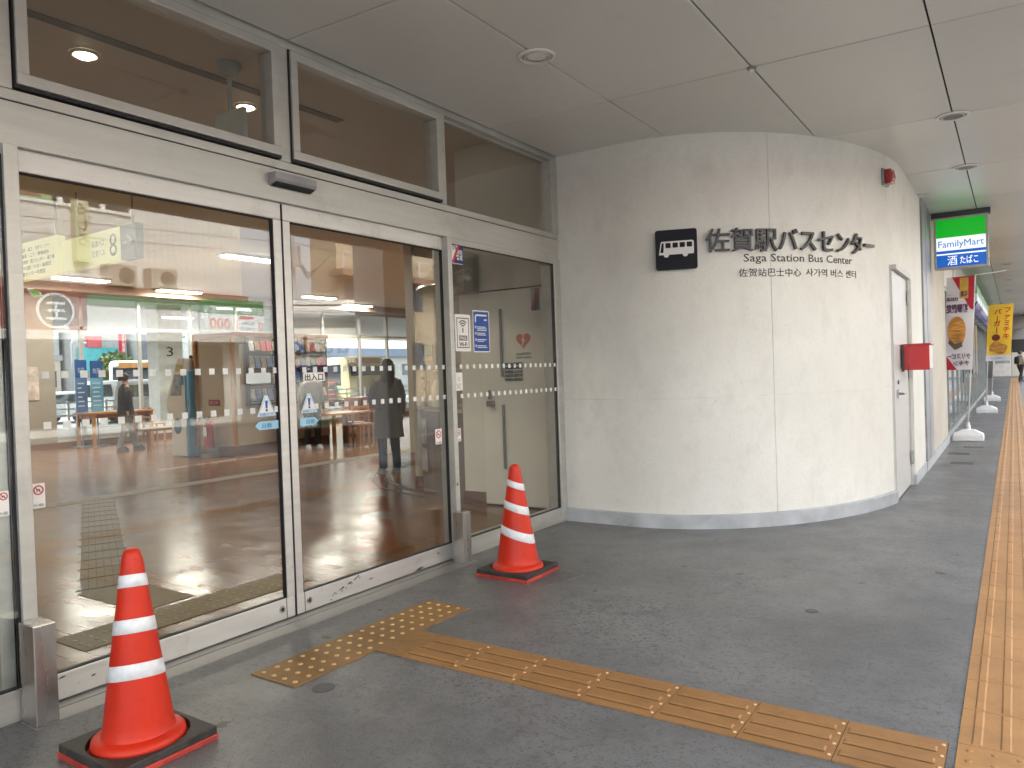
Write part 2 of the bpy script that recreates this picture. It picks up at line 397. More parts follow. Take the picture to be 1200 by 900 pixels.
for z in zs:
    row = []
    for s in ss:
        p, tg, nn = pathP(s); q = p-nn*dep(s, z); row.append((q.x, q.y, z))
    rings.append(row)
n = len(ss); vs = [v for r_ in rings for v in r_]; fs = [(i*n+k, i*n+k+1, (i+1)*n+k+1, (i+1)*n+k) for i in range(len(zs)-1) for k in range(n-1)]
# thickness: back skin 0.15 m behind
back = [];
for z in (.125, CZ+.03):
    row = []
    for s in ss:
        p, tg, nn = pathP(s); q = p-nn*.16; row.append((q.x, q.y, z))
    back.append(row)
o0 = len(vs); vs += back[0]+back[1]
fs += [(o0+k+1, o0+k, o0+n+k, o0+n+k+1) for k in range(n-1)]
t0 = (len(zs)-1)*n
fs += [(t0+k, t0+k+1, o0+n+k+1, o0+n+k) for k in range(n-1)] + [(k+1, k, o0+k, o0+k+1) for k in range(n-1)]
wb.add(vs, fs); wb.build('wall_body', WALLM, cw, smooth=True, auto=35)
bb = MB(); rr = []
for s in [cum[-1]*i/80 for i in range(81)]:
    p, tg, nn = pathP(s)
    a, b_ = p+nn*.035, p-nn*.1; c_ = p+nn*.028
    rr.append([(b_.x, b_.y, 0), (a.x, a.y, 0), (a.x, a.y, .118), (c_.x, c_.y, .124), (b_.x, b_.y, .124)])
bb.loft(rr).build('baseboard', mat('baseboard_grey', (.43, .455, .48), .5, var=.22, vs=4), cw)

# name lettering, raised
sg = T('station_sign', 'raised dark metal Japanese letters naming the bus center on the curved wall', 'wall sign', (1.9, 7.1, 2.5))
sA, sB = s_of(1.399, 6.6), s_of(2.52, 8.15)
mbt = MB(); mbt.text('佐賀駅バスセンター', (0, 0, 0), XR, ZU, .225, (sB-sA), depth=.024, bold=.0018, fn=wallfn(sA, 2.496, .012))
mbt.build('japanese_letters', LETTER, sg)
def walltext(name, s, x0, x1, zb, h, bold=0.):
    a, b = s_of(*x0), s_of(*x1); m = MB(); m.text(s, (0, 0, 0), XR, ZU, h, b-a, depth=.0012, bold=bold, fn=wallfn(a, zb, .0025)); return m
m_ = walltext('e', 'Saga Station Bus Center', (1.686, 6.798), (2.41, 7.81), 2.388, .1, .0006); m_.build('english_letters', INK, sg)
m_ = walltext('c', '佐贺站巴士中心', (1.66, 6.777), (2.07, 7.21), 2.258, .082, .0004); m_.build('chinese_letters', INK, sg)
m_ = walltext('k', '사가역 버스 센터', (2.115, 7.27), (2.425, 7.84), 2.262, .08, .0004); m_.build('korean_letters', INK, sg)

# bus pictogram
pc = T('bus_pictogram_sign', 'square black plaque with a white bus symbol at the left of the lettering', 'pictogram', (1.17, 6.5, 2.52))
p0 = Vector((.996, 6.436)); p1 = Vector((1.34, 6.562)); tg = (p1-p0).normalized(); nn = Vector((tg.y, -tg.x)); wd = (p1-p0).length
def PP(x, z, d):   # plaque coordinates
    q = p0+tg*x+nn*(d+.018); return (q.x, q.y, 2.339+z)
def rrect(x0, x1, z0, z1, r, k=5):
    pts = []
    for cx_, cz_, a0 in ((x1-r, z0+r, -90), (x1-r, z1-r, 0), (x0+r, z1-r, 90), (x0+r, z0+r, 180)):
        for i in range(k+1):
            a = R(a0+90*i/k); pts.append((cx_+r*math.cos(a), cz_+r*math.sin(a)))
    return pts
def slab(mb, poly, d0, d1, f): 
    n_ = len(poly); mb.add([f(x, z, d0) for x, z in poly]+[f(x, z, d1) for x, z in poly], [tuple(range(n_))[::-1], tuple(range(n_, 2*n_))]+[(i, (i+1) % n_, n_+(i+1) % n_, n_+i) for i in range(n_)]); return mb
slab(MB(), rrect(0, wd, 0, .358, .022), 0, .025, PP).build('plaque', NAVY, pc)
bus = MB()
slab(bus, [(.03, .135), (.335, .135), (.338, .165), (.338, .245), (.325, .255), (.055, .255), (.046, .24)], .0255, .027, PP)
for cx_ in (.095, .262): slab(bus, [(cx_+.024*math.cos(a), .135+.024*math.sin(a)) for a in [2*math.pi*i/20 for i in range(20)]], .0262, .0278, PP)
bus.build('bus_symbol', STICK, pc)
wn = MB()
for x0_, x1_ in ((.09, .135), (.152, .198), (.214, .26), (.276, .322)): slab(wn, rrect(x0_, x1_, .196, .24, .005), .0272, .0286, PP)
slab(wn, [(.042, .155), (.07, .155), (.075, .24), (.058, .24)], .0272, .0286, PP)
wn.build('symbol_windows', NAVY, pc)

# straight wall beyond, with the metal service door, grey shutter guide, then the shop
sw = T('corridor_wall', 'cream wall panel between the grey steel strip and the shop glass', 'wall', (2.7, 13.5, 0))
MB().box(2.55, 2.70, 12.1, 15.1, .12, CZ+.03).build('wall_body', mat('beige_render', (.50, .47, .405), .75, var=.1, vs=2), sw)
MB().box(2.55, 2.725, 11.05, 15.1, 0, .118).build('baseboard', mat('baseboard_grey', (.50, .53, .57), .5), sw)
gs = T('shutter_guide', 'tall grey galvanised steel strip beside the service door', 'steel strip', (2.7, 11.5, 0))
MB().box(2.56, 2.722, 11.12, 12.1, .12, CZ+.03).build('channel', mat('galvanised', (.30, .31, .33), .5, metal=.4, var=.3, vs=2.5), gs)
MB().box(2.7225, 2.726, 11.56, 11.64, .12, CZ).build('groove', GREYM, gs)
sd_ = T('service_door', 'white steel service door with lever handle at the end of the curve', 'door', (2.66, 9.4, 0))
MB().box(2.52, 2.655, 8.61, 9.82, .012, 2.385).build('leaf', mat('door_white', (.56, .555, .54), .42, var=.04), sd_, bev=.003)
fr = MB().box(2.52, 2.641, 8.58, 8.606, 0, 2.44).box(2.54, 2.70, 8.606, 9.86, 2.39, 2.44).box(2.54, 2.675, 9.825, 9.86, 0, 2.44)
fr.build('frame', mat('door_frame_cream', (.56, .55, .51), .45), sd_, bev=.003)
h_ = MB().tube([(2.66, 8.80, 1.105), (2.72, 8.80, 1.105)], .014).tube([(2.72, 8.79, 1.105), (2.72, 8.93, 1.105)], .011).box(2.665, 2.672, 8.765, 8.835, 1.06, 1.15)
h_.build('handle', STEEL, sd_, smooth=True, auto=35)
MB().tube([(2.664, 8.80, 1.225), (2.675, 8.80, 1.225)], .022, 14).build('keyhole', DKGREY, sd_)
for z in (.25, 1.25, 2.1): MB().box(2.665, 2.69, 9.79, 9.83, z, z+.15).build('hinge', STEEL, sd_)
fw_ = T('door_side_wall', 'narrow white wall strip between service door and grey steel strip', 'wall', (2.68, 10.8, 0))
MB().box(2.54, 2.699, 9.862, 11.12, .12, CZ+.03).prism([(WC[0]+WA*math.sin(R(a)), WC[1]-WB*math.cos(R(a))) for a in (75.5, 78, 81, 84, 87, 90)]+[(2.70, 9.86), (2.5, 9.86), (2.5, 8.57)], 'z', 2.44, CZ+.03).build('wall_body', WALLM, fw_, smooth=True, auto=30)
MB().box(2.54, 2.715, 9.862, 11.05, 0, .118).build('baseboard', MATS['baseboard_grey'], fw_)

# red box and red alarm lamp
rb = T('red_box', 'red metal box with open lid hanging on the white service door', 'box', (2.8, 9.4, 1.34))
MB().box(2.668, 2.93, 9.16, 9.185, 1.345, 1.625).build('front_plate', RED, rb, bev=.004)
MB().box(2.668, 2.93, 9.185, 9.55, 1.36, 1.61).build('body', mat('box_white', (.72, .68, .66), .4), rb, bev=.004)
MB().box(2.668, 2.945, 9.15, 9.60, 1.612, 1.63).build('lid', RED, rb, bev=.003)
MB().box(2.668, 2.69, 9.13, 9.158, 1.33, 1.6).build('hinge_strip', DKGREY, rb)
al = T('alarm_lamp', 'small red alarm lamp high on the curved wall', 'alarm lamp', (2.66, 8.5, 3.3))
p, tg, nn = pathP(s_of(2.615, 8.5)); q0 = Vector((p.x, p.y, 0))
NN = Vector((nn.x, nn.y, 0)); TT = Vector((tg.x, tg.y, 0))
q0 -= TT*.0
def bx_wall(mb, a0, a1, z0, z1, d0, d1):
    v = []
    for a in (a0, a1):
        for d in (d0, d1):
            for z in (z0, z1): v.append(q0+TT*a+NN*d+Vector((0, 0, z)))
    mb.add(v, [(0, 1, 3, 2), (4, 6, 7, 5), (0, 4, 5, 1), (2, 3, 7, 6), (0, 2, 6, 4), (1, 5, 7, 3)]); return mb
bx_wall(MB(), -.09, .07, 3.225, 3.395, 0.0, .022).build('backplate', GREYM, al, bev=.004)
mbl = MB(); mbl.tube([q0+NN*.022+Vector((0, 0, 3.31)), q0+NN*.06+Vector((0, 0, 3.31)), q0+NN*.095+Vector((0, 0, 3.31))], [.068, .068, .05], 20)
bx_wall(mbl, -.065, .055, 3.24, 3.385, .022, .085)
mbl.build('lens', mat('red_lens', (.32, .006, .01), .18, coat=.6), al, bev=.012)

# ================================================================== ENTRANCE FACADE
ef = T('entrance_facade', 'aluminium and glass bus terminal entrance with automatic sliding doors', 'entrance', (0, 3.1, 0))
MB().box(-.14, 0.0, -6, 6.40, 2.546, 2.742).build('header_beam', ALU, ef, bev=.003)
MB().box(-.14, -.003, -6, 6.40, 2.749, 2.798).build('transom_sill', ALU, ef, bev=.003)
MB().box(-.13, -.012, -6, 6.40, 2.742, 2.749).build('seam', BLACK, ef)
MB().box(-.14, .004, -6, 6.40, 3.50, CZ+.02).build('head_rail', ALU, ef, bev=.003)
for y0, y1 in ((-.15, -.06), (3.056, 3.14), (4.606, 4.672), (1.51, 1.588)):
    MB().box(-.14, .003, y0, y1, 2.798, 3.50).build('transom_mullion', ALU, ef, bev=.003)
MB().box(-.14, .012, 6.29, 6.40, 0.0, 2.546).box(-.14, .01, 6.29, 6.40, 2.798, 3.50).build('end_post', ALU, ef, bev=.004)
def winframe(y0, y1, z0, z1, wd_, d0, d1):
    m = MB(); m.box(d0, d1, y0, y1, z0, z0+wd_).box(d0, d1, y0, y1, z1-wd_, z1).box(d0, d1, y0, y0+wd_, z0+wd_, z1-wd_).box(d0, d1, y1-wd_, y1, z0+wd_, z1-wd_); return m
for y0, y1, raised in ((1.60, 3.052, 1), (3.146, 4.600, 1), (4.68, 6.28, 0), (-.05, 1.50, 1)):
    if raised:
        wf = winframe(y0, y1, 2.822, 3.488, .052, -.09, .026).build('transom_window', ALU, ef, bev=.003)
        winframe(y0-.008, y1+.008, 2.806, 3.496, .014, -.08, .012).build('gasket', BLACK, wf)
        MB().box(-.046, -.038, y0+.05, y1-.05, 2.87, 3.44).build('glass_pane', GLASS, wf)
    else:
        wf = winframe(y0-.01, y1+.01, 2.798, 3.50, .014, -.11, -.06).build('transom_window', ALU, ef)
        MB().box(-.09, -.082, y0, y1, 2.80, 3.495).build('glass_pane', GLASS, wf)
# jambs
for y0, y1 in ((1.532, 1.592), (4.638, 4.688)):
    MB().box(-.12, .02, y0, y1, 0.0, 2.546).build('jamb', ALU, ef, bev=.003)
bl = MB()
for z in (.35, .6): bl.tube([(.02, 4.656, z), (.0225, 4.656, z)], .009, 10)
bl.build('bolt', DKGREY, ef)
# sliding leaves
def leaf(y0, y1, meet):
    d = MB(); sw_ = .058
    d.box(-.078, -.036, y0, y1, .012, .135).box(-.078, -.036, y0, y1, 2.445, 2.56)
    d.box(-.078, -.034, y0, y0+sw_, .135, 2.445).box(-.078, -.034, y1-sw_, y1, .135, 2.445)
    lf = d.build('sliding_door', ALUD, ef, bev=.004)
    MB().box(-.062, -.052, y0+sw_-.01, y1-sw_+.01, .125, 2.455).build('glass_pane', GLASS, lf)
    winframe(y0+sw_-.002, y1-sw_+.002, .133, 2.447, .008, -.07, -.040).build('gasket', BLACK, lf)
    yy = meet-.10 if meet > (y0+y1)/2 else meet+.10
    k = MB().tube([(-.036, yy, .075), (-.031, yy, .075)], .022, 16); k.build('floor_lock', STEEL, lf)
    MB().tube([(-.031, yy, .075), (-.0295, yy, .075)], .012, 12).build('lock_barrel', BLACK, lf)
    s_ = -1 if meet > (y0+y1)/2 else 1
    MB().box(-.037, -.0345, meet+s_*.066-.002, meet+s_*.066+.002, .013, .135).build('rail_joint', BLACK, lf)
    # scuffs: scraped black rubber marks on the bottom rail
    sc = MB()
    for _ in range(3):
        yc = random.uniform(y0+.2, y1-.25); zc = random.uniform(.07, .12); wx = random.uniform(.015, .05)
        sc.prism([(yc, zc), (yc+wx*.5, zc+.006), (yc+wx, zc+.003), (yc+wx*.7, zc-.002), (yc+wx*.3, zc-.004)], 'x', -.0362, -.0352)
    if meet < (y0+y1)/2:
        for k in range(16):
            q = k/15; yc = 3.36+.26*q+random.uniform(-.012, .012); zc = .035+.08*q+random.uniform(-.012, .012); wx = random.uniform(.012, .04)
            sc.prism([(yc, zc), (yc+wx*.5, zc+wx*.25+.004), (yc+wx, zc+wx*.36), (yc+wx*.6, zc+wx*.1)], 'x', -.0362, -.0352)
        sc.prism([(4.18, .02), (4.24, .035), (4.29, .03), (4.24, .015)], 'x', -.0362, -.0350)
    sc.build('scuff_marks', mat('scuff_black', (.06, .057, .052), .7, var=.5, vs=60), lf)
    return lf
leafL = leaf(1.46, 3.074, 3.074); leafR = leaf(3.083, 4.70, 3.083)
MB().box(-.08, -.03, 3.0745, 3.0825, .012, 2.54).build('meeting_gasket', BLACK, ef)
# rows of square safety dots on the glass
for y0, y1, x in ((1.63, 3.0, -.0515), (3.16, 4.62, -.0515), (4.72, 6.25, -.0058)):
    dm = MB()
    for z in (1.525, 1.29):
        y = y0+.05
        while y < y1:
            dm.box(x, x+.001, y, y+.034, z-.017, z+.017); y += .087
    dm.build('safety_dots', mat('dot_white', (.72, .74, .72), .5), ef)
# fixed side lights
for y0, y1 in ((4.688, 6.29), (-.2, 1.532), (-2.6, -.28)):
    sp = MB().box(-.10, .006, y0, y1, 0.0, .14).build('side_light', ALU, ef, bev=.003)
    MB().box(-.10, 0.0, y0, y1, 2.50, 2.546).build('top_rail', ALU, sp, bev=.003)
    MB().box(-.016, -.006, y0, y1, .13, 2.51).build('glass_pane', GLASS, sp)
    winframe(y0, y1, .138, 2.502, .008, -.03, -.002).build('gasket', BLACK, sp)
MB().box(-.12, .012, -.28, -.2, 0, 2.546).build('jamb', ALU, ef, bev=.003)
MB().box(-.12, .012, -2.68, -2.6, 0, 2.546).build('jamb', ALU, ef, bev=.003)
MB().box(-.16, 0, -6, -2.68, 0, 2.546).box(-.16, -.04, -6, -.15, 2.798, 3.5).build('end_panel', OFFW, ef)
# sill with guide slot
sl_ = MB().box(-.11, .035, 1.53, 4.69, -.02, .006).box(.046, .17, 1.53, 4.69, -.02, .007).build('threshold', SILL, ef, bev=.001, seg=1)
MB().box(.0352, .0458, 1.53, 4.69, -.02, .002).build('guide_slot', BLACK, sl_)
# automatic door sensor
sn = T('door_sensor', 'slim grey automatic door sensor box on the header beam', 'sensor', (0.0, 3.12, 2.66))
MB().prism([(.001, 2.632), (.055, 2.650), (.065, 2.668), (.065, 2.708), (.001, 2.708)], 'y', 2.965, 3.285).build('housing', mat('sensor_grey', (.30, .30, .32), .35), sn, bev=.004)
MB().prism([(.012, 2.628), (.052, 2.641), (.057, 2.650), (.012, 2.634)], 'y', 2.98, 3.27).build('lens', BLACK, sn)

# stainless guard posts
for x0, x1, y0, y1, z, lb in ((.03, .166, 1.505, 1.598, .44, 'brushed steel guard post beside the larger near cone'), (.04, .14, 4.56, 4.655, .40, 'brushed steel guard post left of the farther cone with slanted stripes')):
    gp = T('guard_post', lb, 'guard post', ((x0+x1)/2, (y0+y1)/2, 0), 'steel guard posts at the door jambs')
    MB().box(x0, x1, y0, y1, .006, z).build('post', STEEL, gp, bev=.004)
    MB().box(x0-.006, x1+.006, y0-.006, y1+.006, 0, .006).build('foot_plate', SILL, gp)

# ------------------------------------------------------------------ stickers on the glass
GX = -.0513
def pane_sign(name, label, cat, y0, y1, z0, z1, m=STICK, group=None, x=GX):
    t = T(name, label, cat, (x, (y0+y1)/2, z0), group)
    MB().prism(rrect(y0, y1, z0, z1, min(.012, (y1-y0)*.1)), 'x', x, x+.0012).build('sheet', m, t)
    return t
def ring(mb, y0, y1, z0, z1, wd_, x0, x1):
    mb.box(x0, x1, y0, y1, z0, z0+wd_).box(x0, x1, y0, y1, z1-wd_, z1).box(x0, x1, y0, y0+wd_, z0+wd_, z1-wd_).box(x0, x1, y1-wd_, y1, z0+wd_, z1-wd_); return mb
def arc(mb, cy_, cz_, r0, r1, a0, a1, x0, x1, k=14):
    poly = [(cy_+r1*math.cos(R(a0+(a1-a0)*i/k)), cz_+r1*math.sin(R(a0+(a1-a0)*i/k))) for i in range(k+1)]+[(cy_+r0*math.cos(R(a1-(a1-a0)*i/k)), cz_+r0*math.sin(R(a1-(a1-a0)*i/k))) for i in range(k+1)]
    for i in range(k):
        mb.prism([poly[i], poly[i+1], poly[2*k-i], poly[2*k+1-i]], 'x', x0, x1)
    return mb
SXP = -.0057
X1, X2, X3 = SXP+.0013, SXP+.0022, SXP+.0032
wf_ = pane_sign('wifi_sticker', 'white free Wi-Fi sticker with black wave symbol beside the blue notice', 'sticker', 4.726, 4.93, 1.648, 1.945, x=SXP)
m = MB(); ring(m, 4.748, 4.908, 1.675, 1.918, .007, X1, X2); m.build('black_frame', INK, wf_)
m = MB()
for r0, r1 in ((.022, .031), (.041, .05), (.060, .069)): arc(m, 4.828, 1.83, r0, r1, 45, 135, X1, X2)
m.box(X1, X2, 4.822, 4.834, 1.80, 1.838); m.build('wave_symbol', INK, wf_)
MB().box(X1, X2, 4.775, 4.882, 1.735, 1.775).build('free_plate', INK, wf_)
MB().text('FREE', (X2, 4.783, 1.742), YR, ZU, .036, .09, .0008, .0005).build('free_letters', STICK, wf_)
MB().text('Wi-Fi', (X1, 4.775, 1.69), YR, ZU, .045, .105, .0008, .001).build('wifi_letters', INK, wf_)
bn = pane_sign('blue_notice', 'tall blue notice with white border and white print right of the Wi-Fi sticker', 'notice', 4.966, 5.196, 1.642, 1.988, x=SXP)
MB().box(X1, X2, 4.975, 5.187, 1.651, 1.979).build('blue_field', mat('notice_blue', (.015, .08, .36), .4, var=.04), bn)
m = MB(); arc(m, 5.02, 1.93, .012, .026, 90, 180, X2, X3); m.box(X2, X3, 5.02, 5.16, 1.942, 1.956).box(X2, X3, 4.994, 5.008, 1.89, 1.93)
m.box(X2, X3, 5.12, 5.16, 1.905, 1.918)
for k in range(4):
    z = 1.85-k*.052; arc(m, 5.0, z, .006, .011, 0, 360, X2, X3)
    for j in range(2+(k == 0)): m.box(X2, X3, 5.02, 5.09+random.uniform(.02, .07), z-.002-j*.014, z+.005-j*.014)
m.build('white_print', STICK, bn)
cs = pane_sign('corner_sticker', 'white, red and navy diagonal security sticker in the top corner of the side pane', 'sticker', 4.692, 4.868, 2.34, 2.535, mat('sticker_navy', (.02, .025, .14), .45), x=SXP)
MB().prism([(4.697, 2.53), (4.697, 2.375), (4.735, 2.375), (4.812, 2.53)], 'x', X1, X2).build('white_field', STICK, cs)
MB().prism([(4.697, 2.35), (4.735, 2.35), (4.845, 2.53), (4.812, 2.53), (4.725, 2.375), (4.697, 2.372)], 'x', X2, X3).build('red_band', mat('sticker_red', (.6, .03, .05), .45), cs)
m = MB(); m.text('特別\n警戒', (X2, 4.775, 2.425), YR, ZU, .045, .08, .0006, .0008, vspace=.95); m.box(X1, X2, 4.72, 4.86, 2.346, 2.351); m.build('white_letters', STICK, cs)
MB().box(X2, X3, 4.70, 4.716, 2.42, 2.525).text('警備', (X2, 4.725, 2.46), YR, ZU, .05, .055, .0006).build('navy_letters', MATS['sticker_navy'], cs)
ns = pane_sign('paper_notice', 'small white paper notice below the Wi-Fi sticker', 'notice', 4.71, 4.80, 1.335, 1.478, x=SXP)
m = MB(); arc(m, 4.755, 1.425, .012, .017, 0, 360, X1, X2)
for k in range(5): m.box(X1, X2, 4.722, 4.722+random.uniform(.04, .065), 1.385-k*.009, 1.389-k*.009)
m.build('print', mat('print_grey', (.35, .36, .4), .6), ns)
for y0, y1, z0, z1, x, lb in ((1.618, 1.674, .915, 1.028, GX, 'small white no dogs sticker low on the left sliding door'), (1.462, 1.505, .91, 1.02, .0, 'small white no dogs sticker on the pane at the left edge'), (4.492, 4.569, .927, 1.046, GX, 'small white no dogs sticker low on the right sliding door'), (4.694, 4.756, .93, 1.035, SXP, 'small white no dogs sticker low on the fixed side pane')):
    if x == 0.0: x = SXP
    t = pane_sign('prohibition_sticker', lb, 'sticker', y0, y1, z0, z1, x=x, group='no dogs stickers')
    yc, zc, r_ = (y0+y1)/2, z1-(y1-y0)*.55, (y1-y0)*.40
    m = MB(); arc(m, yc, zc, r_*.74, r_, 0, 360, x+.0013, x+.0022, 20)
    m.prism([(yc-r_*.62, zc+r_*.5), (yc-r_*.5, zc+r_*.62), (yc+r_*.62, zc-r_*.5), (yc+r_*.5, zc-r_*.62)], 'x', x+.0013, x+.0022)
    m.build('red_ring', RED, t)
    m = MB().box(x+.0013, x+.0020, yc-r_*.4, yc+r_*.3, zc-r_*.1, zc+r_*.2).box(x+.0013, x+.0020, yc-r_*.35, yc-r_*.2, zc-r_*.45, zc-r_*.1).box(x+.0013, x+.0020, yc+r_*.1, yc+r_*.25, zc-r_*.45, zc-r_*.1)
    m.text('犬の入場禁止', (x+.0013, y0+.005, z0+.006), YR, ZU, .016, y1-y0-.01, .0006)
    m.build('dog_print', INK, t)
X1, X2, X3 = GX+.0013, GX+.0022, GX+.0032
for yc, lb, hand in ((2.926, 'left white and blue triangular warning sticker by the door meeting edge', 'L'), (3.254, 'right white and blue triangular warning sticker under the entrance plate', 'R')):
    t = T('warning_sticker', lb, 'sticker', (GX, yc, 1.25), 'triangular automatic door warning stickers')
    MB().prism([(yc-.068, 1.252), (yc+.068, 1.252), (yc+.012, 1.376), (yc-.012, 1.376)], 'x', GX, GX+.0012).build('sheet', mat('sticker_pale_blue', (.5, .68, .8), .45), t)
    MB().prism([(yc-.05, 1.275), (yc+.05, 1.275), (yc, 1.362)], 'x', X1, X2-.0003).build('white_field', STICK, t)
    m = MB().prism([(yc-.010, 1.345), (yc+.010, 1.345), (yc+.006, 1.298), (yc-.006, 1.298)], 'x', X2, X3); arc(m, yc, 1.287, 0.0, .008, 0, 360, X2, X3); m.text('自動ドア', (X1, yc-.05, 1.257), YR, ZU, .016, .10, .0006)
    m.build('blue_mark', BLUE, t)
    t2 = T('door_arrow_sticker', 'light blue automatic door arrow sticker below the %s warning triangle' % ('left' if hand == 'L' else 'right'), 'sticker', (GX, yc, 1.17), 'light blue arrow stickers')
    a, b = (2.84, 3.012) if hand == 'L' else (3.177, 3.327)
    z0, z1 = (1.172, 1.222)
    tip = [(a+.03, z0), (b, z0), (b, z1), (a+.03, z1), (a, (z0+z1)/2)] if hand == 'L' else [(a, z0), (b-.03, z0), (b, (z0+z1)/2), (b-.03, z1), (a, z1)]
    MB().prism(tip, 'x', GX, GX+.0012).build('sheet', mat('sticker_sky_blue', (.30, .58, .78), .45), t2)
    MB().text('自動', (X1, a+.05, z0+.012), YR, ZU, .032, .07, .0006).build('letters', mat('letter_blue', (.03, .12, .3), .5), t2)
ex = pane_sign('entrance_plate', 'white plate reading entrance and exit in Japanese on the right door', 'sign', 3.213, 3.393, 1.450, 1.507)
MB().text('出入口', (X1, 3.227, 1.459), YR, ZU, .049, .152, .0008, .0012).build('letters', INK, ex)
wp = pane_sign('blank_white_sticker', 'plain pale blank sticker under the dots of the left door', 'sticker', 2.79, 2.966, 1.449, 1.512, mat('sticker_pale', (.6, .67, .66), .5))

# ================================================================== PAVING DETAILS
def tile_bar(mb, x0, x1, y0, y1, z, h, ax):
    i = .006
    if ax == 'y': p = [(x0, y0), (x1, y0), (x1, y1), (x0, y1)]
    else: p = [(x0, y0), (x1, y0), (x1, y1), (x0, y1)]
    q = [(x0+i, y0+i), (x1-i, y0+i), (x1-i, y1-i), (x0+i, y1-i)]
    mb.add([(a, b, z) for a, b in p]+[(a, b, z+h) for a, b in q], [(4, 5, 6, 7), (0, 1, 5, 4), (1, 2, 6, 5), (2, 3, 7, 6), (3, 0, 4, 7)])
def tile_dot(mb, x, y, z, r=.012, h=.0045):
    mb.lathe([(r, 0), (r*.9, h*.7), (r*.55, h)], (x, y, z), 10)
TH = .0055
# long guiding strip
tp = MB(); db = MB()
x0, x1 = 3.475, 3.875
y = 2.56; k = 0; PT = .338
tp.box(x0, x1, 2.80-.0, 3.255, .0, TH)
for i in range(5):
    for j in range(5): tile_dot(db, x0+.04+i*.078, 2.86+j*.088, TH)
y = 3.258
while y < 60:
    tp.box(x0, x1, y, y+PT-.003, 0, TH)
    for i in range(4):
        tile_bar(tp, x0+.042+i*.092, x0+.042+i*.092+.036, y+.006, y+PT-.008, TH, .005, 'y')
    y += PT
struct(tp.build('tactile_guide_strip', TACT))
struct(db.build('tactile_end_dots', TACT, smooth=True, auto=40))
tp2 = MB()
tp2.box(x0, x1, -1.5, 2.797, .0, TH)
for i in range(4): tile_bar(tp2, x0+.042+i*.092, x0+.042+i*.092+.036, -1.49, 2.79, TH, .005, 'y')
struct(tp2.build('tactile_guide_start', TACT))
# branch strip towards the door (tiles run along X, slightly skewed)
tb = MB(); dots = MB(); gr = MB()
BY0, BW = 2.893, .355
x = .99; PX = .351
n_ = 0
while x < 3.44:
    xe = min(x+PX-.004, 3.45); sk = .004*n_
    tb.box(x, xe, BY0+sk*0, BY0+BW+sk*0, 0, TH)
    for i in range(3): tile_bar(tb, x+.012, xe-.03, BY0+.055+i*.1, BY0+.055+i*.1+.038, TH, .006, 'x')
    gr.box(xe+.0005, xe+.0035, BY0, BY0+BW, 0, TH*.6)
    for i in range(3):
        for dy in (-.009,): gr.box(x+.01, xe-.03, BY0+.055+i*.1+dy, BY0+.055+i*.1+dy+.008, TH, TH+.0006)  # dark strip along each bar: groove shade put in as colour
    for i in range(4): tile_dot(dots, xe-.012, BY0+.035+i*.094, TH, .0075, .004)
    x += PX; n_ += 1
struct(tb.build('tactile_branch_strip', TACTC))
struct(gr.build('tactile_branch_joints_shade', mat('joint_shade_brown', (.10, .055, .02), .7, var=.5, vs=20)))  # tile joints plus the painted shade lines that set off the bars
struct(dots.build('tactile_branch_studs', mat('stud_pale', (.72, .52, .3), .5), smooth=True))
# warning field in front of the door
tw = MB(); dw = MB()
for j in range(4):
    a = 2.35+j*.342; tw.box(.485, .805+.006*j, a, a+.339, 0, TH-.001)
    for ix in range(4):
        for iy in range(4): tile_dot(dw, .53+ix*.078, a+.042+iy*.083, TH-.001, .0135, .005)
tw.box(.808, .986, BY0, BY0+BW, 0, TH-.0005)
for i in range(3): tile_bar(tw, .82, .975, BY0+.055+i*.1, BY0+.055+i*.1+.038, TH-.0005, .003, 'x')
struct(tw.build('tactile_warning_field', TACTB))
struct(dw.build('tactile_warning_studs', mat('stud_worn', (.58, .4, .19), .5), smooth=True))
# round patches let into the pavement, and the old tape outline by the far cone
for x_, y_, r_, lb in ((.93, 2.42, .055, 'dark round patch in the pavement near the ochre studded field'), (2.66, 4.62, .036, 'dark round patch in the pavement left of the long ochre strip')):
    tag(MB().lathe([(r_, 0), (r_, .0015), (r_*.9, .002)], (x_, y_, 0), 24).build('pavement_patch', mat('cap_dark', (.062, .064, .068), .45)), lb, 'floor cap', 'round floor caps')
tm = MB()
pts = [(.86, 4.78), (1.06, 4.74), (1.10, 4.70), (1.04, 4.47), (.99, 4.33)]
for i in range(len(pts)-1):
    a = Vector((*pts[i], 0)); b = Vector((*pts[i+1], 0)); d = (b-a); nL = Vector((-d.y, d.x, 0)).normalized()*.006
    for q in range(6):
        if random.random() < .3: continue
        s0 = a+d*(q/6); s1 = a+d*((q+.85)/6); wv = nL*random.uniform(.5, 1.5)
        tm.add([s0-wv+Vector((0, 0, .001)), s1-wv+Vector((0, 0, .001)), s1+wv+Vector((0, 0, .001)), s0+wv+Vector((0, 0, .001))], [(0, 1, 2, 3)])
struct(tm.build('floor_markings', mat('old_tape', (.34, .3, .2), .8, var=.4, vs=30)))
# drain gratings at the far end of the walk
for i, (x_, y_) in enumerate(((2.95, 13.3), (3.05, 12.1), (3.1, 14.3))):
    tag(MB().box(x_-.14, x_+.14, y_-.12, y_+.12, 0, .002).build('floor_plate', mat('plate_dark', (.06, .06, .062), .5)), ['dark floor plate before the first banner base, middle one of three', 'dark floor plate nearest the service door', 'dark floor plate closest to the first banner base'][i], 'floor plate', 'dark floor plates')

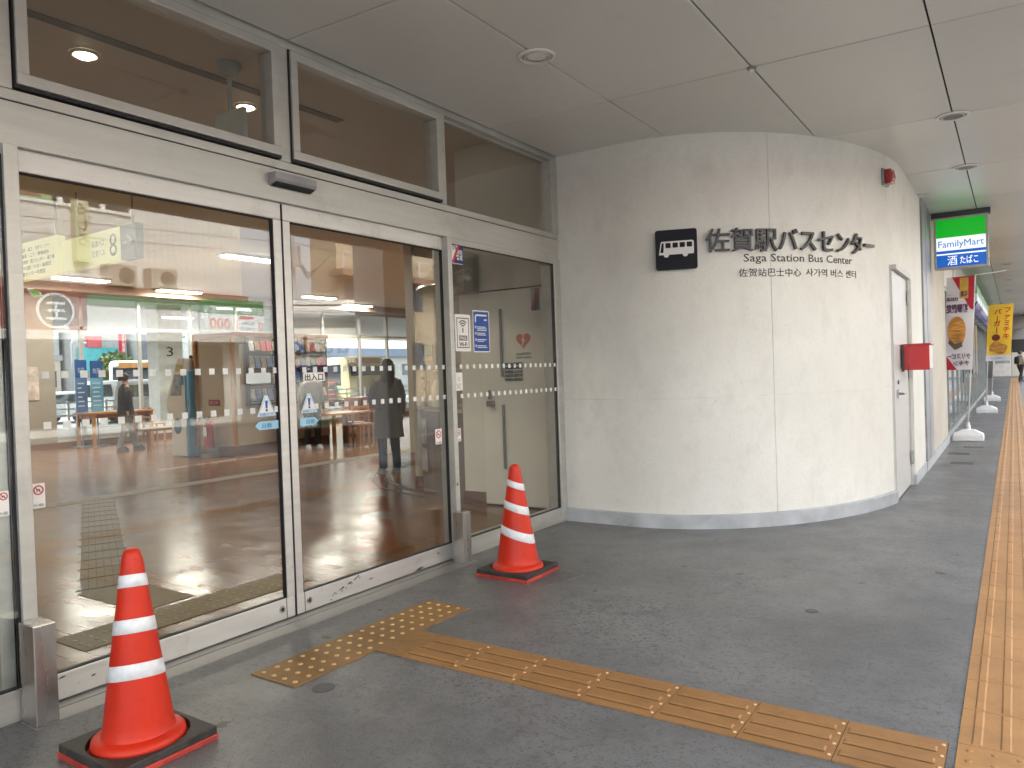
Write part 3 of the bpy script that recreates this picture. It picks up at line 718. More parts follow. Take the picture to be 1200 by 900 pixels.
# ================================================================== TRAFFIC CONES
def cone(cx_, cy_, label, tilt, stripes, H, half, k_=1.):
    c = T('traffic_cone', label, 'traffic cone', (cx_, cy_, 0), 'red traffic cones at the entrance')
    z0 = .018
    MB().prism([(cx_-half-.004, cy_-half-.004), (cx_+half+.004, cy_-half-.004), (cx_+half+.004, cy_+half+.004), (cx_-half-.004, cy_+half+.004)], 'z', 0, z0+.006).build('base_plate', CONED, c, bev=.004)
    # rubber weight with round hole
    m = MB(); N = 48; ro = []; ri = []
    for k in range(N):
        a = 2*math.pi*k/N; ca, sa = math.cos(a), math.sin(a); s_ = half/max(abs(ca), abs(sa)); ro.append((cx_+ca*s_, cy_+sa*s_)); ri.append((cx_+ca*half*.90, cy_+sa*half*.90))
    zt, zb = .056, z0+.0065
    vs = [(*p, zb) for p in ro]+[(*p, zt) for p in ro]+[(*p, zt) for p in ri]+[(*p, zb) for p in ri]
    fs = []
    for k in range(N):
        q = (k+1) % N
        for a in range(3): fs.append((a*N+k, a*N+q, (a+1)*N+q, (a+1)*N+k))
        fs.append((3*N+k, 3*N+q, q, k))
    m.add(vs, fs).build('rubber_weight', RUBBER, c, bev=.004)
    rb_, rt = half*.70*k_, .038*k_
    rz = lambda z: rb_+(rt-rb_)*(z-.1)/(H-.1)
    kc = .5+.5*k_
    prof = [(half*.86*kc, z0+.007), (half*.88*kc, .05), (half*.86*kc, .068), (half*.79*kc, .078), (rb_+.006, .083), (rb_+.001, .094), (rz(.13), .13)]
    prof += [(rz(z), z) for z in (.3, .5, .65, H-.03)] + [(rt*.98, H-.012), (rt*.86, H), (rt*.6, H+.008), (rt*.3, H+.010), (.004, H+.010)]
    MB().lathe(prof, (cx_, cy_, 0), 56).build('cone_body', CONE, c, smooth=True, auto=50)
    for z1, z2 in stripes:
        pr = [(rz(z1)+.0012, z1), (rz(z1)+.0022, z1+.001), (rz((z1+z2)/2)+.0022, (z1+z2)/2), (rz(z2)+.0022, z2-.001), (rz(z2)+.0012, z2)]
        m = MB(); N = 56; rings = []
        for r_, z in pr:
            row = []
            for k in range(N):
                a = 2*math.pi*k/N; dz = (tilt[0]*math.cos(a)+tilt[1]*math.sin(a))*rz(z)
                rr_ = r_+(rt-rb_)/(H-.1)*dz
                row.append((cx_+rr_*math.cos(a), cy_+rr_*math.sin(a), z+dz))
            rings.append(row)
        m.loft(rings, False).build('reflective_stripe', TAPE, c, smooth=True)
    return c
cone(.722, 1.64, 'near red traffic cone with three level white bands', (.20, -.11), [(.292, .352), (.472, .528), (.654, .704)], .80, .21, .90)
cone(.640, 4.545, 'farther red traffic cone with slanted white bands by the side pane', (-.27, -.22), [(.262, .325), (.455, .512), (.625, .672)], .785, .215)

# ================================================================== CANOPY LIGHTS
def downlight(x, y, r, label):
    t = T('canopy_downlight', label, 'downlight', (x, y, CZ-.004), 'round downlights in the canopy ceiling')
    MB().lathe([(r, 0), (r*1.0, -.006), (r*.9, -.012), (r*.82, -.010), (r*.80, -.003)], (x, y, CZ-.004), 36, caps=False).build('trim_ring', mat('trim_white', (.86, .85, .83), .4), t, smooth=True, auto=40)
    MB().lathe([(r*.60, -.0085), (r*.62, -.012), (r*.70, -.0125), (r*.72, -.0085)], (x, y, CZ-.004), 36, caps=False).build('inner_ring', OFFW, t, smooth=True)
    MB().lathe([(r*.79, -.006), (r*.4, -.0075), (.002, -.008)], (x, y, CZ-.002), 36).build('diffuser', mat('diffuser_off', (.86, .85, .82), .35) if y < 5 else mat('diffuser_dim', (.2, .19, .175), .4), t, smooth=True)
    return t
downlight(1.104, 4.28, .125, 'white round recessed lamp in the canopy above the sliding doors')
downlight(3.285, 7.56, .13, 'round recessed lamp above the curved wall end, nearer of two in line')
downlight(3.285, 9.66, .13, 'round recessed lamp farther along the seam toward the hanging shop sign')
for k, (y_) in enumerate((14.0, 16.2, 20.4, 24.6, 28.8)):
    downlight(3.29 if k < 2 else 3.6, y_, .13, ['round recessed lamp just beyond the hanging shop sign', 'round recessed lamp above the first banner', 'round recessed lamp above the shop front', 'round recessed lamp above the second banner', 'farthest round recessed lamp along the walk'][k])
sm = T('smoke_detector', 'tiny round smoke detector where canopy seams cross', 'detector', (2.19, 5.39, CZ-.004))
MB().lathe([(.034, 0), (.034, -.008), (.024, -.012)], (2.19, 5.39, CZ-.003), 24).build('base', GREYM, sm, smooth=True, auto=40)
MB().lathe([(.02, -.012), (.019, -.024), (.010, -.03), (.002, -.03)], (2.19, 5.39, CZ-.003), 20).build('head', WHITE, sm, smooth=True)
MB().lathe([(.03, 0), (.028, -.02), (.01, -.026), (.002, -.026)], (1.10, 3.21, CZ-.003), 20).build('ceiling_plug', DKGREY)
tag(bpy.data.objects['ceiling_plug'], 'small dark plug in the canopy seam at the top edge', 'plug')

# ================================================================== SHOP SIGN
FY = 12.45
fs_ = T('hanging_shop_sign', 'illuminated green white and blue convenience store sign hung under the canopy', 'shop sign', (3.1, FY, 2.74))
sx0, sx1, sz0, sz1 = 2.752, 3.418, 2.735, 3.47
fm = MB().box(sx0, sx1, FY, FY+.16, sz0, sz0+.028).box(sx0, sx1, FY, FY+.16, sz1-.028, sz1).box(sx0, sx0+.03, FY, FY+.16, sz0+.028, sz1-.028).box(sx1-.03, sx1, FY, FY+.16, sz0+.028, sz1-.028)
fm.build('frame', mat('sign_frame', (.42, .41, .38), .4, metal=.4), fs_, bev=.003)
MB().box(sx0-.03, sx1+.03, FY+.0, FY+.16, sz1+.002, CZ-.004).build('hanger', DKGREY, fs_)
ix0, ix1, iz0, iz1 = sx0+.03, sx1-.03, sz0+.028, sz1-.028
ih = iz1-iz0
def em(name, col, s):
    m_, t_, b_ = _new(name); b_.inputs['Base Color'].default_value = (*col, 1); b_.inputs['Emission Color'].default_value = (*col, 1); b_.inputs['Emission Strength'].default_value = s; b_.inputs['Roughness'].default_value = .25; return m_
SE = .115
EG, EW, EB = em('lit_green', (.0, .36, .012), SE), em('lit_white', (.80, .88, .92), SE), em('lit_blue', (.005, .09, .42), SE)
lay = [('green_band', EG, .62, 1.0), ('white_band', EW, .345, .62), ('blue_stripe', EB, .285, .345), ('white_stripe', EW, .255, .285), ('blue_band', EB, 0, .255)]
for nm, mm, a, b in lay: MB().box(ix0, ix1, FY+.012, FY+.14, iz0+ih*a, iz0+ih*b).build(nm, mm, fs_)
MB().text('FamilyMart', (ix0+.025, FY+.011, iz0+ih*.415), XR, ZU, .135, ix1-ix0-.05, .002, 0).build('store_letters', EB, fs_)
MB().text('酒', (ix0+.135, FY+.011, iz0+ih*.05), XR, ZU, .15, .12, .002, 0).text('たばこ', (ix0+.29, FY+.011, iz0+ih*.06), XR, ZU, .125, .22, .002, .001).build('product_letters', EW, fs_)

# ================================================================== BANNERS ON WEIGHTED STANDS
PLAST = mat('white_plastic', (.76, .76, .75), .35, var=.05)
def stand(t, x, y, top, lean):
    m = MB()
    hw, hd = .235, .15
    m.loft([[(x-hw*a, y-hd*b, z), (x+hw*a, y-hd*b, z), (x+hw*a, y+hd*b, z), (x-hw*a, y+hd*b, z)] for a, b, z in ((.97, .95, 0), (1, 1, .02), (1, 1, .10), (.95, .92, .13), (.45, .5, .195), (.16, .25, .21))])
    m.build('base', PLAST, t, bev=.012)
    MB().lathe([(.04, .20), (.04, .27), (.03, .28), (.028, .33)], (x, y, 0), 16).build('socket', PLAST, t, smooth=True, auto=40)
    MB().tube([(x, y, .25), (x+lean*.5, y, .25+(top-.25)*.5), (x+lean, y, top)], [.0125, .011, .010], 10).build('pole', PLAST, t, smooth=True)
def cloth(t, name, x0, x1, z0, z1, y, m, skew=0., amp=.012, nx=10, nz=16, yo=0.):
    def f(x, z):
        u = (x-x0)/(x1-x0); v = (z-z0)/(z1-z0)
        return (x+skew*(v-1)*1., y+yo+amp*math.sin(u*5+v*2)*(1-v*.7)+amp*.6*math.sin(v*9+u), z)
    return f
def patch(mb, f, poly, off, th=.0008, n=7):
    # star-shaped polygon laid on the cloth, filled with rings so that it follows the folds
    n_ = len(poly); q = []
    for i in range(n_):
        a_, b_ = poly[i], poly[(i+1) % n_]
        for k in range(4 if n_ < 12 else 1): f_ = k/(4 if n_ < 12 else 1); q.append((a_[0]+(b_[0]-a_[0])*f_, a_[1]+(b_[1]-a_[1])*f_))
    cx_ = sum(p[0] for p in q)/len(q); cz_ = sum(p[1] for p in q)/len(q); rings = []
    for j in range(1, 7):
        rings.append([(lambda v: (v[0], v[1]-off, v[2]))(f(cx_+(x-cx_)*j/6, cz_+(z-cz_)*j/6)) for x, z in q])
    o = len(mb.v); mb.loft(rings, False); N = len(q); mb.f.append(tuple(o+k for k in range(N)))
def gridpatch(mb, f, x0, x1, z0, z1, off, nx=10, nz=16):
    vs = []; fs = []
    for j in range(nz+1):
        for i in range(nx+1):
            v = f(x0+(x1-x0)*i/nx, z0+(z1-z0)*j/nz); vs.append((v[0], v[1]-off, v[2]))
    for j in range(nz):
        for i in range(nx): fs.append((j*(nx+1)+i, j*(nx+1)+i+1, (j+1)*(nx+1)+i+1, (j+1)*(nx+1)+i))
    mb.add(vs, fs); return mb
def clothtext(f, s, x0, x1, zb, h, off, bold, mirror=False):
    m = MB(); vs, fs = text_geo(s, .001, bold/h); xs = [v[0] for v in vs]; a, b = min(xs), max(xs)
    o = []
    for x, y_, z in vs:
        u = (x-a)/(b-a); u = 1-u if mirror else u
        v = f(x0+(x1-x0)*u, zb+y_*h); o.append((v[0], v[1]-off-z*.0012, v[2]))
    m.add(o, fs); return m
BW_ = mat('banner_white', (.66, .63, .66), .75, var=.04); BR_ = mat('banner_red', (.42, .012, .03), .75, var=.08); BG_ = mat('banner_gold', (.55, .33, .05), .6, var=.15, vs=12)
BP_ = mat('banner_purple', (.1, .035, .09), .7); BY_ = mat('banner_yellow', (.85, .52, .03), .7, var=.12, vs=2.5); BT_ = mat('banner_text_red', (.55, .03, .02), .7)
FOOD = mat('printed_fried_food', (.55, .25, .05), .7, var=.5, vs=10, stretch=(.6, 1, 3.2)); FOODD = mat('printed_wrapper', (.12, .09, .08), .7)
def banner1():
    y = 15.4; t = T('banner_flag', 'white and red fried chicken banner seen from its back, nearest stand', 'banner', (2.99, y, 0), 'shop banners on white stands')
    stand(t, 2.985, y, 2.90, .165)
    f = cloth(t, 'cloth', 2.715, 3.135, 1.25, 2.88, y-.03, BW_, .06)
    x0, x1, z0, z1 = 2.715, 3.135, 1.25, 2.88
    gridpatch(MB(), f, x0, x1, z0, z1, 0).build('cloth', BW_, t, smooth=True)
    m = MB(); patch(m, f, [(2.80, 2.88), (3.135, 2.88), (3.135, 2.3), (3.09, 2.3)], .003); patch(m, f, [(2.715, 1.25), (2.90, 1.25), (2.715, 1.52)], .003); m.build('red_field', BR_, t)
    m = MB(); gridpatch(m, f, 2.92, 3.05, 2.5, 2.86, .005, 3, 6).build('gold_label', BG_, t)
    clothtext(f, '増量', 2.935, 3.04, 2.54, .11, .006, .002, True).build('label_letters', BP_, t)
    m = MB(); pts = [(2.885+.135*math.cos(a)*(1+.15*math.sin(a)), 1.90+.29*math.sin(a)) for a in [2*math.pi*i/28 for i in range(28)]]; patch(m, f, pts, .004); m.build('food_print', FOOD, t)
    m = MB(); patch(m, f, [(2.76, 1.72), (2.86, 1.60), (2.98, 1.66), (2.96, 1.74), (2.85, 1.70), (2.775, 1.80)], .006); m.build('wrapper_print', FOODD, t)
    clothtext(f, '期間限定', 2.72, 3.05, 2.27, .155, .006, .006, True).build('slogan_letters', BP_, t)
    clothtext(f, 'まだまだ人気', 2.73, 2.90, 2.47, .07, .006, .003, True).build('small_letters', BP_, t)
    clothtext(f, 'クリスピー', 2.75, 3.10, 1.45, .10, .006, .003, True).build('product_letters', BP_, t)
    clothtext(f, 'チキン', 2.84, 3.08, 1.33, .095, .006, .003, True).build('product_letters', BP_, t)
    MB().tube([(3.15, y, 2.89), (3.60, y+.1, 2.935)], .006, 8).build('top_arm', PLAST, t)
banner1()
def banner2():
    y = 23.1; t = T('banner_flag', 'yellow burger banner with red Japanese letters on a white stand', 'banner', (3.05, y, 0), 'shop banners on white stands')
    stand(t, 3.06, y, 2.80, .11)
    x0, x1, z0, z1 = 3.165, 3.70, 1.35, 2.80
    f = cloth(t, 'cloth', x0, x1, z0, z1, y-.03, BY_, .10, .02)
    gridpatch(MB(), f, x0, x1, z0, z1, 0).build('cloth', BY_, t, smooth=True)
    m = MB(); gridpatch(m, f, x0+.002, x1-.002, z0, z0+.15, .004, 6, 3).build('white_foot', BW_, t)
    def vert(s, xc, zt, h, step):
        m = MB()
        for i, ch in enumerate(s):
            ch2 = '|' if ch == 'ー' else ch
            vs, fs = text_geo(ch2, .001, .02); xs = [v[0] for v in vs]; a, b = min(xs), max(xs); o = []
            for q in vs: v = f(xc+(q[0]-(a+b)/2)*h, zt-(i+1)*step+q[1]*h); o.append((v[0], v[1]-.006-q[2]*.0012, v[2]))
            m.add(o, fs)
        return m
    vert('ファミチキ', 3.58, 2.76, .165, .168).build('burger_letters', BT_, t)
    vert('バーガー', 3.37, 2.70, .16, .15).build('burger_letters', BT_, t)
    m = MB(); patch(m, f, [(3.36+.09*math.cos(a), 1.95+.085*math.sin(a)) for a in [2*math.pi*i/24 for i in range(24)]], .005); m.build('round_badge', mat('badge_maroon', (.2, .02, .02), .6), t)
    m = MB(); patch(m, f, [(3.42+.2*math.cos(a), 1.68+.15*math.sin(a)+.03*math.cos(3*a)) for a in [2*math.pi*i/26 for i in range(26)]], .004); m.build('burger_print', FOOD, t)
    clothtext(f, 'FamilyMart', 3.27, 3.55, 1.40, .06, .006, .001).build('foot_letters', mat('foot_teal', (.1, .4, .5), .6), t)
banner2()
def banner3():
    y = 29.4; t = T('banner_flag', 'farthest banner stand, its cloth hidden behind the yellow burger banner', 'banner', (3.03, y, 0), 'shop banners on white stands')
    stand(t, 3.05, y, 2.85, .15)
    f = cloth(t, 'cloth', 3.22, 3.62, 1.55, 2.8, y-.03, BR_, .05, .02)
    gridpatch(MB(), f, 3.22, 3.62, 1.55, 2.8, 0).build('cloth', BR_, t, smooth=True)
banner3()

# ================================================================== SHOP FRONT
sf = T('convenience_store', 'convenience store glass front with slim mullions along the covered walk', 'shop front', (2.65, 25, 0))
m = MB(); y = 15.12
while y < 40: m.box(2.585, 2.632, y, y+.05, 0, 2.75); y += 1.53
m.box(2.56, 2.66, 15.12, 40, 0, .10).box(2.56, 2.66, 15.12, 40, 2.70, 2.75); m.build('frame', mat('shop_alu', (.30, .32, .32), .35, metal=.5), sf)
MB().box(2.60, 2.608, 15.18, 40, .1, 2.7).build('glass_pane', GLASSF, sf)
MB().box(2.55, 2.68, 15.12, 40, 2.75, CZ+.03).build('wall_body', OFFW, sf)
MB().box(1.2, 1.3, 15.2, 40, 0, 3).box(1.3, 2.55, 15.15, 15.19, 0, 3).box(1.3, 2.55, 39.9, 40, 0, 3).box(1.3, 2.55, 15.2, 40, 2.95, 3.0).build('back_wall', mat('shop_inside', (.3, .34, .33), .6), sf)
m = MB()
for k in range(10): m.box(1.9, 2.35, 16+k*2.3, 17.7+k*2.3, 0, 1.25)
m.build('shelving', mat('shop_shelves', (.28, .32, .30), .6, var=.7, vs=3.5), sf)
fa_ = T('shop_fascia', 'rounded green white and blue fascia box projecting over the shop front', 'fascia', (2.9, 25, 2.5))
pr = [(2.69, 2.52)]+[(2.86+.17*math.cos(R(a)), 2.70+.18*math.sin(R(a))) for a in range(-90, 1, 15)]+[(3.03, 2.86), (2.69, 2.86)]
MB().prism(pr, 'y', 19.4, 38).build('white_face', mat('fascia_white', (.6, .62, .62), .3), fa_)
MB().prism([(2.69, 2.861), (3.032, 2.861), (3.03, 3.05), (2.98, 3.2), (2.69, 3.24)], 'y', 19.4, 38).build('green_band', mat('fascia_shop_green', (.02, .26, .05), .3), fa_)
MB().prism([(2.845, 2.517), (2.93, 2.522), (3.0, 2.575), (3.037, 2.66), (3.037, 2.70), (2.95, 2.60)], 'y', 19.395, 38).build('blue_stripe', mat('fascia_blue', (.02, .07, .34), .3), fa_)
for y0, y1, z0, z1, c, lb in ((25.2, 27.0, 1.0, 2.62, (.03, .025, .02), 'dark poster with yellow print in the shop window behind the burger banner'), (27.3, 28.6, .95, 2.5, (.10, .06, .04), 'brown food poster deeper in the row of shop windows'), (17.6, 18.3, 2.78, 3.3, (.8, .82, .82), 'white sheet notice on the wall above the shop glass behind the first banner')):
    t = T('window_poster', lb, 'poster', (2.70, (y0+y1)/2, z0), 'shop window posters')
    MB().box(2.682, 2.70, y0, y1, z0, z1).build('sheet', mat('poster_%d' % int(c[0]*1000), c, .4, var=.4, vs=2.5), t)
    if c[0] < .2:
        m = MB()
        for k in range(5): m.box(2.7005, 2.702, y0+.25+k*.2, y0+.33+k*.2, z0+.7+.1*(k % 2), z1-.15)
        m.build('print', mat('poster_yellow', (.45, .36, .05), .5), t)
# end of the walk
ew = T('end_wall', 'grey wall with dark opening closing the far end of the covered walk', 'wall', (4, 62, 0))
MB().box(1.5, 8, 62.5, 63, 0, CZ).build('wall_body', mat('end_grey', (.30, .29, .28), .7, var=.1), ew)
MB().box(3.6, 7.5, 62.42, 62.49, 1.5, 2.6).build('opening', mat('opening_dark', (.03, .03, .03), .6), ew)
bm_ = T('ceiling_beam', 'grey downstand beam crossing the far ceiling of the covered walk', 'beam', (3.5, 46, 2.9))
MB().box(2.0, 4.6, 46, 46.6, 2.85, CZ).build('beam_body', mat('beam_grey', (.24, .23, .22), .6), bm_)
lk = T('white_partition', 'low white partition with grey plinth at the far end behind the walker', 'partition', (3.6, 60, 0))
MB().box(2.5, 3.52, 60, 60.2, .14, 1.9).build('panel', WHITE, lk); MB().box(2.5, 6.0, 59.98, 60.2, 0, .14).build('plinth', GREYM, lk); MB().box(3.55, 6.0, 60, 60.2, .14, 1.7).build('panel', OFFW, lk)
MB().box(2.62, 3.45, 59.99, 60.0, 1.0, 1.85).build('picture_panel', mat('partition_grey', (.4, .39, .38), .6, var=.3), lk)

# ================================================================== PEOPLE
SKIN = mat('skin', (.50, .30, .21), .5, var=.05); HAIR = mat('hair_dark', (.035, .026, .022), .5); SHOE = mat('shoe_dark', (.05, .048, .046), .5); SHOEL = mat('shoe_light', (.45, .45, .44), .6)
def ell(c, rx, ry, ang, n=18):
    ca, sa = math.cos(ang), math.sin(ang); o = []
    for k in range(n):
        a = 2*math.pi*k/n; x, y = rx*math.cos(a), ry*math.sin(a); o.append((c[0]+x*ca-y*sa, c[1]+x*sa+y*ca, c[2]))
    return o
def person(label, loc, face, H, legs, coat, trousers, hairlen, shoe, coat_len=.46, bag=None, arms=None, name='person', vest=None):
    """face: heading angle (direction the person looks, from +X); legs: forward offsets (left, right) of the feet; arms: hand offsets"""
    t = T(name, label, 'person', loc); s = H/1.70
    X, Y, Z = loc; ca, sa = math.cos(face), math.sin(face)
    def W(f, l, z): return Vector((X+(f*ca-l*sa)*s, Y+(f*sa+l*ca)*s, Z+z*s))     # forward, left, up
    arms = arms or ((.06, .25, .82), (.06, -.25, .82))
    # --- body: one continuous skinned mesh
    P = [W(0, 0, .93), W(0, 0, 1.15), W(0, 0, 1.38), W(.0, 0, 1.46), W(.015, 0, 1.53), W(.02, 0, 1.62), W(.012, 0, 1.665)]
    rad = [.125, .12, .10, .055, .055, .092, .06]; E_ = [(i, i+1) for i in range(6)]
    for sgn, fo in ((1, legs[0]), (-1, legs[1])):
        b = len(P); kn = .5*fo+.03
        P += [W(0, .09*sgn, .86), W(kn, .095*sgn, .48), W(fo-.02, .10*sgn, .09), W(fo+.15, .11*sgn, .035)]; rad += [.085, .058, .04, .032]
        E_ += [(0, b), (b, b+1), (b+1, b+2), (b+2, b+3)]
    for sgn, hd in ((1, arms[0]), (-1, arms[1])):
        b = len(P); el = W(hd[0]*.35-.03, .23*sgn, 1.12)
        P += [W(0, .165*sgn, 1.39), el, W(*hd), W(hd[0]+.02, hd[1], hd[2]-.09)]; rad += [.055, .042, .03, .026]
        E_ += [(2, b), (b, b+1), (b+1, b+2), (b+2, b+3)]
    me = bpy.data.meshes.new('body'); me.from_pydata([p-Vector(loc) for p in P], E_, [])
    o = bpy.data.objects.new('body', me); COL.objects.link(o)
    sk = o.modifiers.new('Skin', 'SKIN'); o.modifiers.new('Sub', 'SUBSURF').levels = 1; o.modifiers['Sub'].render_levels = 1
    for i, r_ in enumerate(rad): me.skin_vertices[0].data[i].radius = (r_*s, r_*s*(.8 if i < 3 else 1)); me.skin_vertices[0].data[i].use_root = (i == 0)
    dg = bpy.context.evaluated_depsgraph_get(); me2 = bpy.data.meshes.new_from_object(o.evaluated_get(dg)); bpy.data.objects.remove(o)
    me2.materials.clear(); me2.materials.append(SKIN)
    for p in me2.polygons: p.use_smooth = True
    o = bpy.data.objects.new('body', me2); COL.objects.link(o); o.parent = t
    # face details
    fd = MB(); fd.lathe([(.012*s, -.012*s), (.015*s, 0), (.004*s, .02*s)], W(.115, 0, 1.60), 8)
    fd.build('nose', SKIN, t, smooth=True)
    ey = MB()
    for l in (.032, -.032): ey.lathe([(.002*s, -.01*s), (.011*s, 0), (.002*s, .01*s)], W(.10, l, 1.625), 8)
    ey.build('eyes', HAIR, t)
    # trousers
    m = MB()
    for sgn, fo in ((1, legs[0]), (-1, legs[1])):
        kn = .5*fo+.03
        m.loft([ell(W(a, l*sgn, z), rx*s, ry*s, face) for a, l, z, rx, ry in ((0, .075, .98, .125, .115), (0, .088, .84, .105, .10), (kn*.5, .092, .66, .092, .088), (kn, .095, .48, .078, .074), (kn*.5+fo*.5-.02, .098, .28, .068, .064), (fo-.02, .10, .085, .065, .06))])
    m.build('trousers', trousers, t, smooth=True, auto=60)
    m = MB()
    for sgn, fo in ((1, legs[0]), (-1, legs[1])):
        m.loft([ell(W(fo+.05, .105*sgn, z), rx*s, ry*s, face) for z, rx, ry in ((.0, .135, .05), (.03, .138, .053), (.06, .12, .05), (.09, .075, .045), (.11, .055, .045))])
    m.build('shoes', shoe, t, smooth=True, auto=50)
    # coat / top with sleeves
    zb = 1.42-coat_len-.0
    m = MB()
    m.loft([ell(W(0.0, 0, z), rx*s, ry*s, face) for z, rx, ry in ((zb, .165 if coat_len > .6 else .15, .235 if coat_len > .6 else .19), ((zb+1.0)/2, .16, .215 if coat_len > .6 else .185), (1.02, .145, .19), (1.2, .14, .19), (1.34, .125, .195), (1.40, .10, .17), (1.445, .075, .09), (1.475, .06, .065))])
    m.build('coat', coat, t, smooth=True, auto=60)
    for sgn, hd in ((1, arms[0]), (-1, arms[1])):
        el = W(hd[0]*.35-.03, .235*sgn, 1.12); hnd = W(*hd)
        MB().tube([W(0, .15*sgn, 1.385), W(hd[0]*.15-.01, .20*sgn, 1.26), el, hnd.lerp(el, .08)], [.068*s, .066*s, .056*s, .045*s], 12).build('sleeve', coat, t, smooth=True)
    # hair
    m = MB()
    pr = [(.02, 1.725), (.06, 1.715), (.095, 1.68), (.108, 1.63)]
    if hairlen > .1: pr += [(.11, 1.58), (.112, 1.55-hairlen*.5), (.10, 1.56-hairlen), (.08, 1.55-hairlen)]
    else: pr += [(.104, 1.585), (.085, 1.55)]
    m.loft([ell(W(-.022 if z > 1.6 else -.035, 0, z), r_*s*1.02, r_*s*.95, face) for r_, z in pr])
    m.build('hair', HAIR, t, smooth=True)
    if bag:
        m = MB(); m.loft([ell(W(-.22, 0, z), rx*s, ry*s, face) for z, rx, ry in ((1.0, .06, .12), (1.03, .09, .15), (1.2, .10, .155), (1.36, .08, .14), (1.41, .03, .08))]); m.build('backpack', bag, t, smooth=True)
        m = MB()
        for l in (.1, -.1): m.tube([W(-.14, l, 1.38), W(0, l, 1.47), W(.12, l*1.1, 1.36), W(.10, l*1.3, 1.12)], .018*s, 8)
        m.build('straps', bag, t, smooth=True)
    return t
DEN = mat('denim', (.04, .065, .14), .75, var=.25, vs=9); SMOCK = mat('smock_grey', (.165, .17, .185), .75, var=.08); BLK = mat('cloth_black', (.018, .018, .02), .75); GTR = mat('trouser_grey', (.16, .155, .15), .75)
person('woman in long dark grey smock and jeans standing inside behind the right door', (-4.25, 8.45, 0), R(150), 1.72, (.03, -.02), SMOCK, DEN, .26, SHOEL, coat_len=.88, arms=((.30, .16, 1.02), (.10, -.25, .86)))
person('person in black jacket and grey trousers walking past the ticket machine inside', (-13.1, 9.3, 0), R(82), 1.74, (.25, -.18), BLK, GTR, .06, SHOE, coat_len=.62, arms=((.18, .24, .88), (-.06, -.25, .86)))
person('person in black trousers standing inside just right of the door meeting edges', (-8.57, 10.75, 0), R(-20), 1.70, (.06, -.04), mat('cloth_dim', (.10, .10, .105), .75), BLK, .12, SHOEL)
person('distant walker in beige jacket with black backpack at the end of the walk', (3.97, 51, 0), R(40), 1.72, (.16, -.15), mat('cloth_beige', (.38, .32, .25), .75), BLK, .05, SHOE, bag=BLK, name='person')
# ================================================================== HALL INTERIOR
WX = -15.8
hw = T('hall_window_wall', 'far glazed wall of the hall with white frames looking onto the bus bays', 'window wall', (WX, 12, 0))
MB().box(WX-.35, WX, -5, 9.08, 0, 4.0).build('pier', mat('pier_brown', (.30, .265, .22), .55, var=.06), hw)
MB().box(WX-.2, WX, 9.08, 24, 3.78, 4.0).box(WX-.2, WX, 9.08, 24, 0, .20).build('wall_body', HALLW, hw)
MB().box(WX, WX+.03, -5, 24, 0.0, .14).build('skirting', WOODD, hw)
m = MB()
for y in (9.72, 11.24, 12.76, 14.28, 15.8, 17.7, 19.43, 20.85, 22.4): m.box(WX-.12, WX-.02, y, y+.075, .2, 3.78)
m.box(WX-.12, WX-.02, 9.08, 24, 2.93, 3.0).box(WX-.12, WX-.02, 9.08, 24, .2, .25).box(WX-.12, WX-.02, 9.08, 24, 3.72, 3.78)
m.build('window_frame', mat('frame_grey', (.42, .41, .39), .4, metal=.4), hw)
MB().box(WX-.075, WX-.068, 9.1, 24, .22, 3.76).build('glass_pane', GLASSF, hw)
MB().box(WX, WX+.02, 7.6, 8.7, 1.2, 2.0).build('notice_board', mat('board_paper', (.5, .42, .36), .6, var=.4, vs=5), hw)
ow = T('hall_back_wall', 'beige hall wall far behind the right door with the end of the glazing', 'wall', (-8, 24.1, 0))
MB().box(-16, 0, 24.0, 24.2, 0, 4.06).build('wall_body', HALLW, ow)
sw_ = T('hall_near_wall', 'beige hall wall at the near left end of the hall', 'wall', (-8, -5, 0))
MB().box(-16.6, -.13, -5.2, -5.0, 0, 4.06).build('wall_body', HALLW, sw_)
# wall with the flush AED cupboard door behind the fixed side pane
aw = T('side_room_wall', 'pale wall with flush cupboard door behind the fixed side pane', 'wall', (-.8, 6.85, 0))
MB().box(-1.55, -.14, 6.80, 6.95, .14, 4.0).box(-1.55, -1.40, 6.95, 11.2, .14, 4.0).build('wall_body', mat('side_wall_paint', (.76, .735, .67), .55, var=.04), aw)
MB().box(-1.565, -1.24, 6.785, 6.80, 0, .14).box(-1.55, -.14, 6.80, 6.95, 0, .14).box(-1.57, -1.4, 6.80, 11.2, 0, .14).build('skirting', WOODD, aw)
dp = MB().box(-1.235, -.40, 6.765, 6.80, .02, 2.36).build('cupboard_door', mat('cupboard_paint', (.80, .78, .72), .5, var=.03), aw, bev=.003)
MB().box(-1.24, -.39, 6.774, 6.80, 2.362, 2.376).build('door_gap', BLACK, dp)
m = MB().box(-.965, -.945, 6.735, 6.765, 1.42, 2.16).box(-.965, -.945, 6.735, 6.765, .42, 1.12); m.build('handle', mat('handle_steel', (.28, .3, .33), .35, metal=.6), dp)
MB().box(-1.16, -1.08, 6.72, 6.765, 1.10, 1.16).tube([(-1.12, 6.735, 1.18), (-1.12, 6.735, 1.28)], .02).build('latch', STEEL, dp)
hk = T('heart_sticker', 'orange heart with lightning bolt marking the defibrillator on the cupboard door', 'sticker', (-.676, 6.76, 1.74))
hp = [(.09*(16*math.sin(a)**3)/16-.676, 1.81+.09*(13*math.cos(a)-5*math.cos(2*a)-2*math.cos(3*a)-math.cos(4*a))/16) for a in [2*math.pi*i/40 for i in range(40)]]
MB().prism(hp, 'y', 6.760, 6.7645).build('heart', mat('heart_orange', (.62, .14, .05), .5), hk)
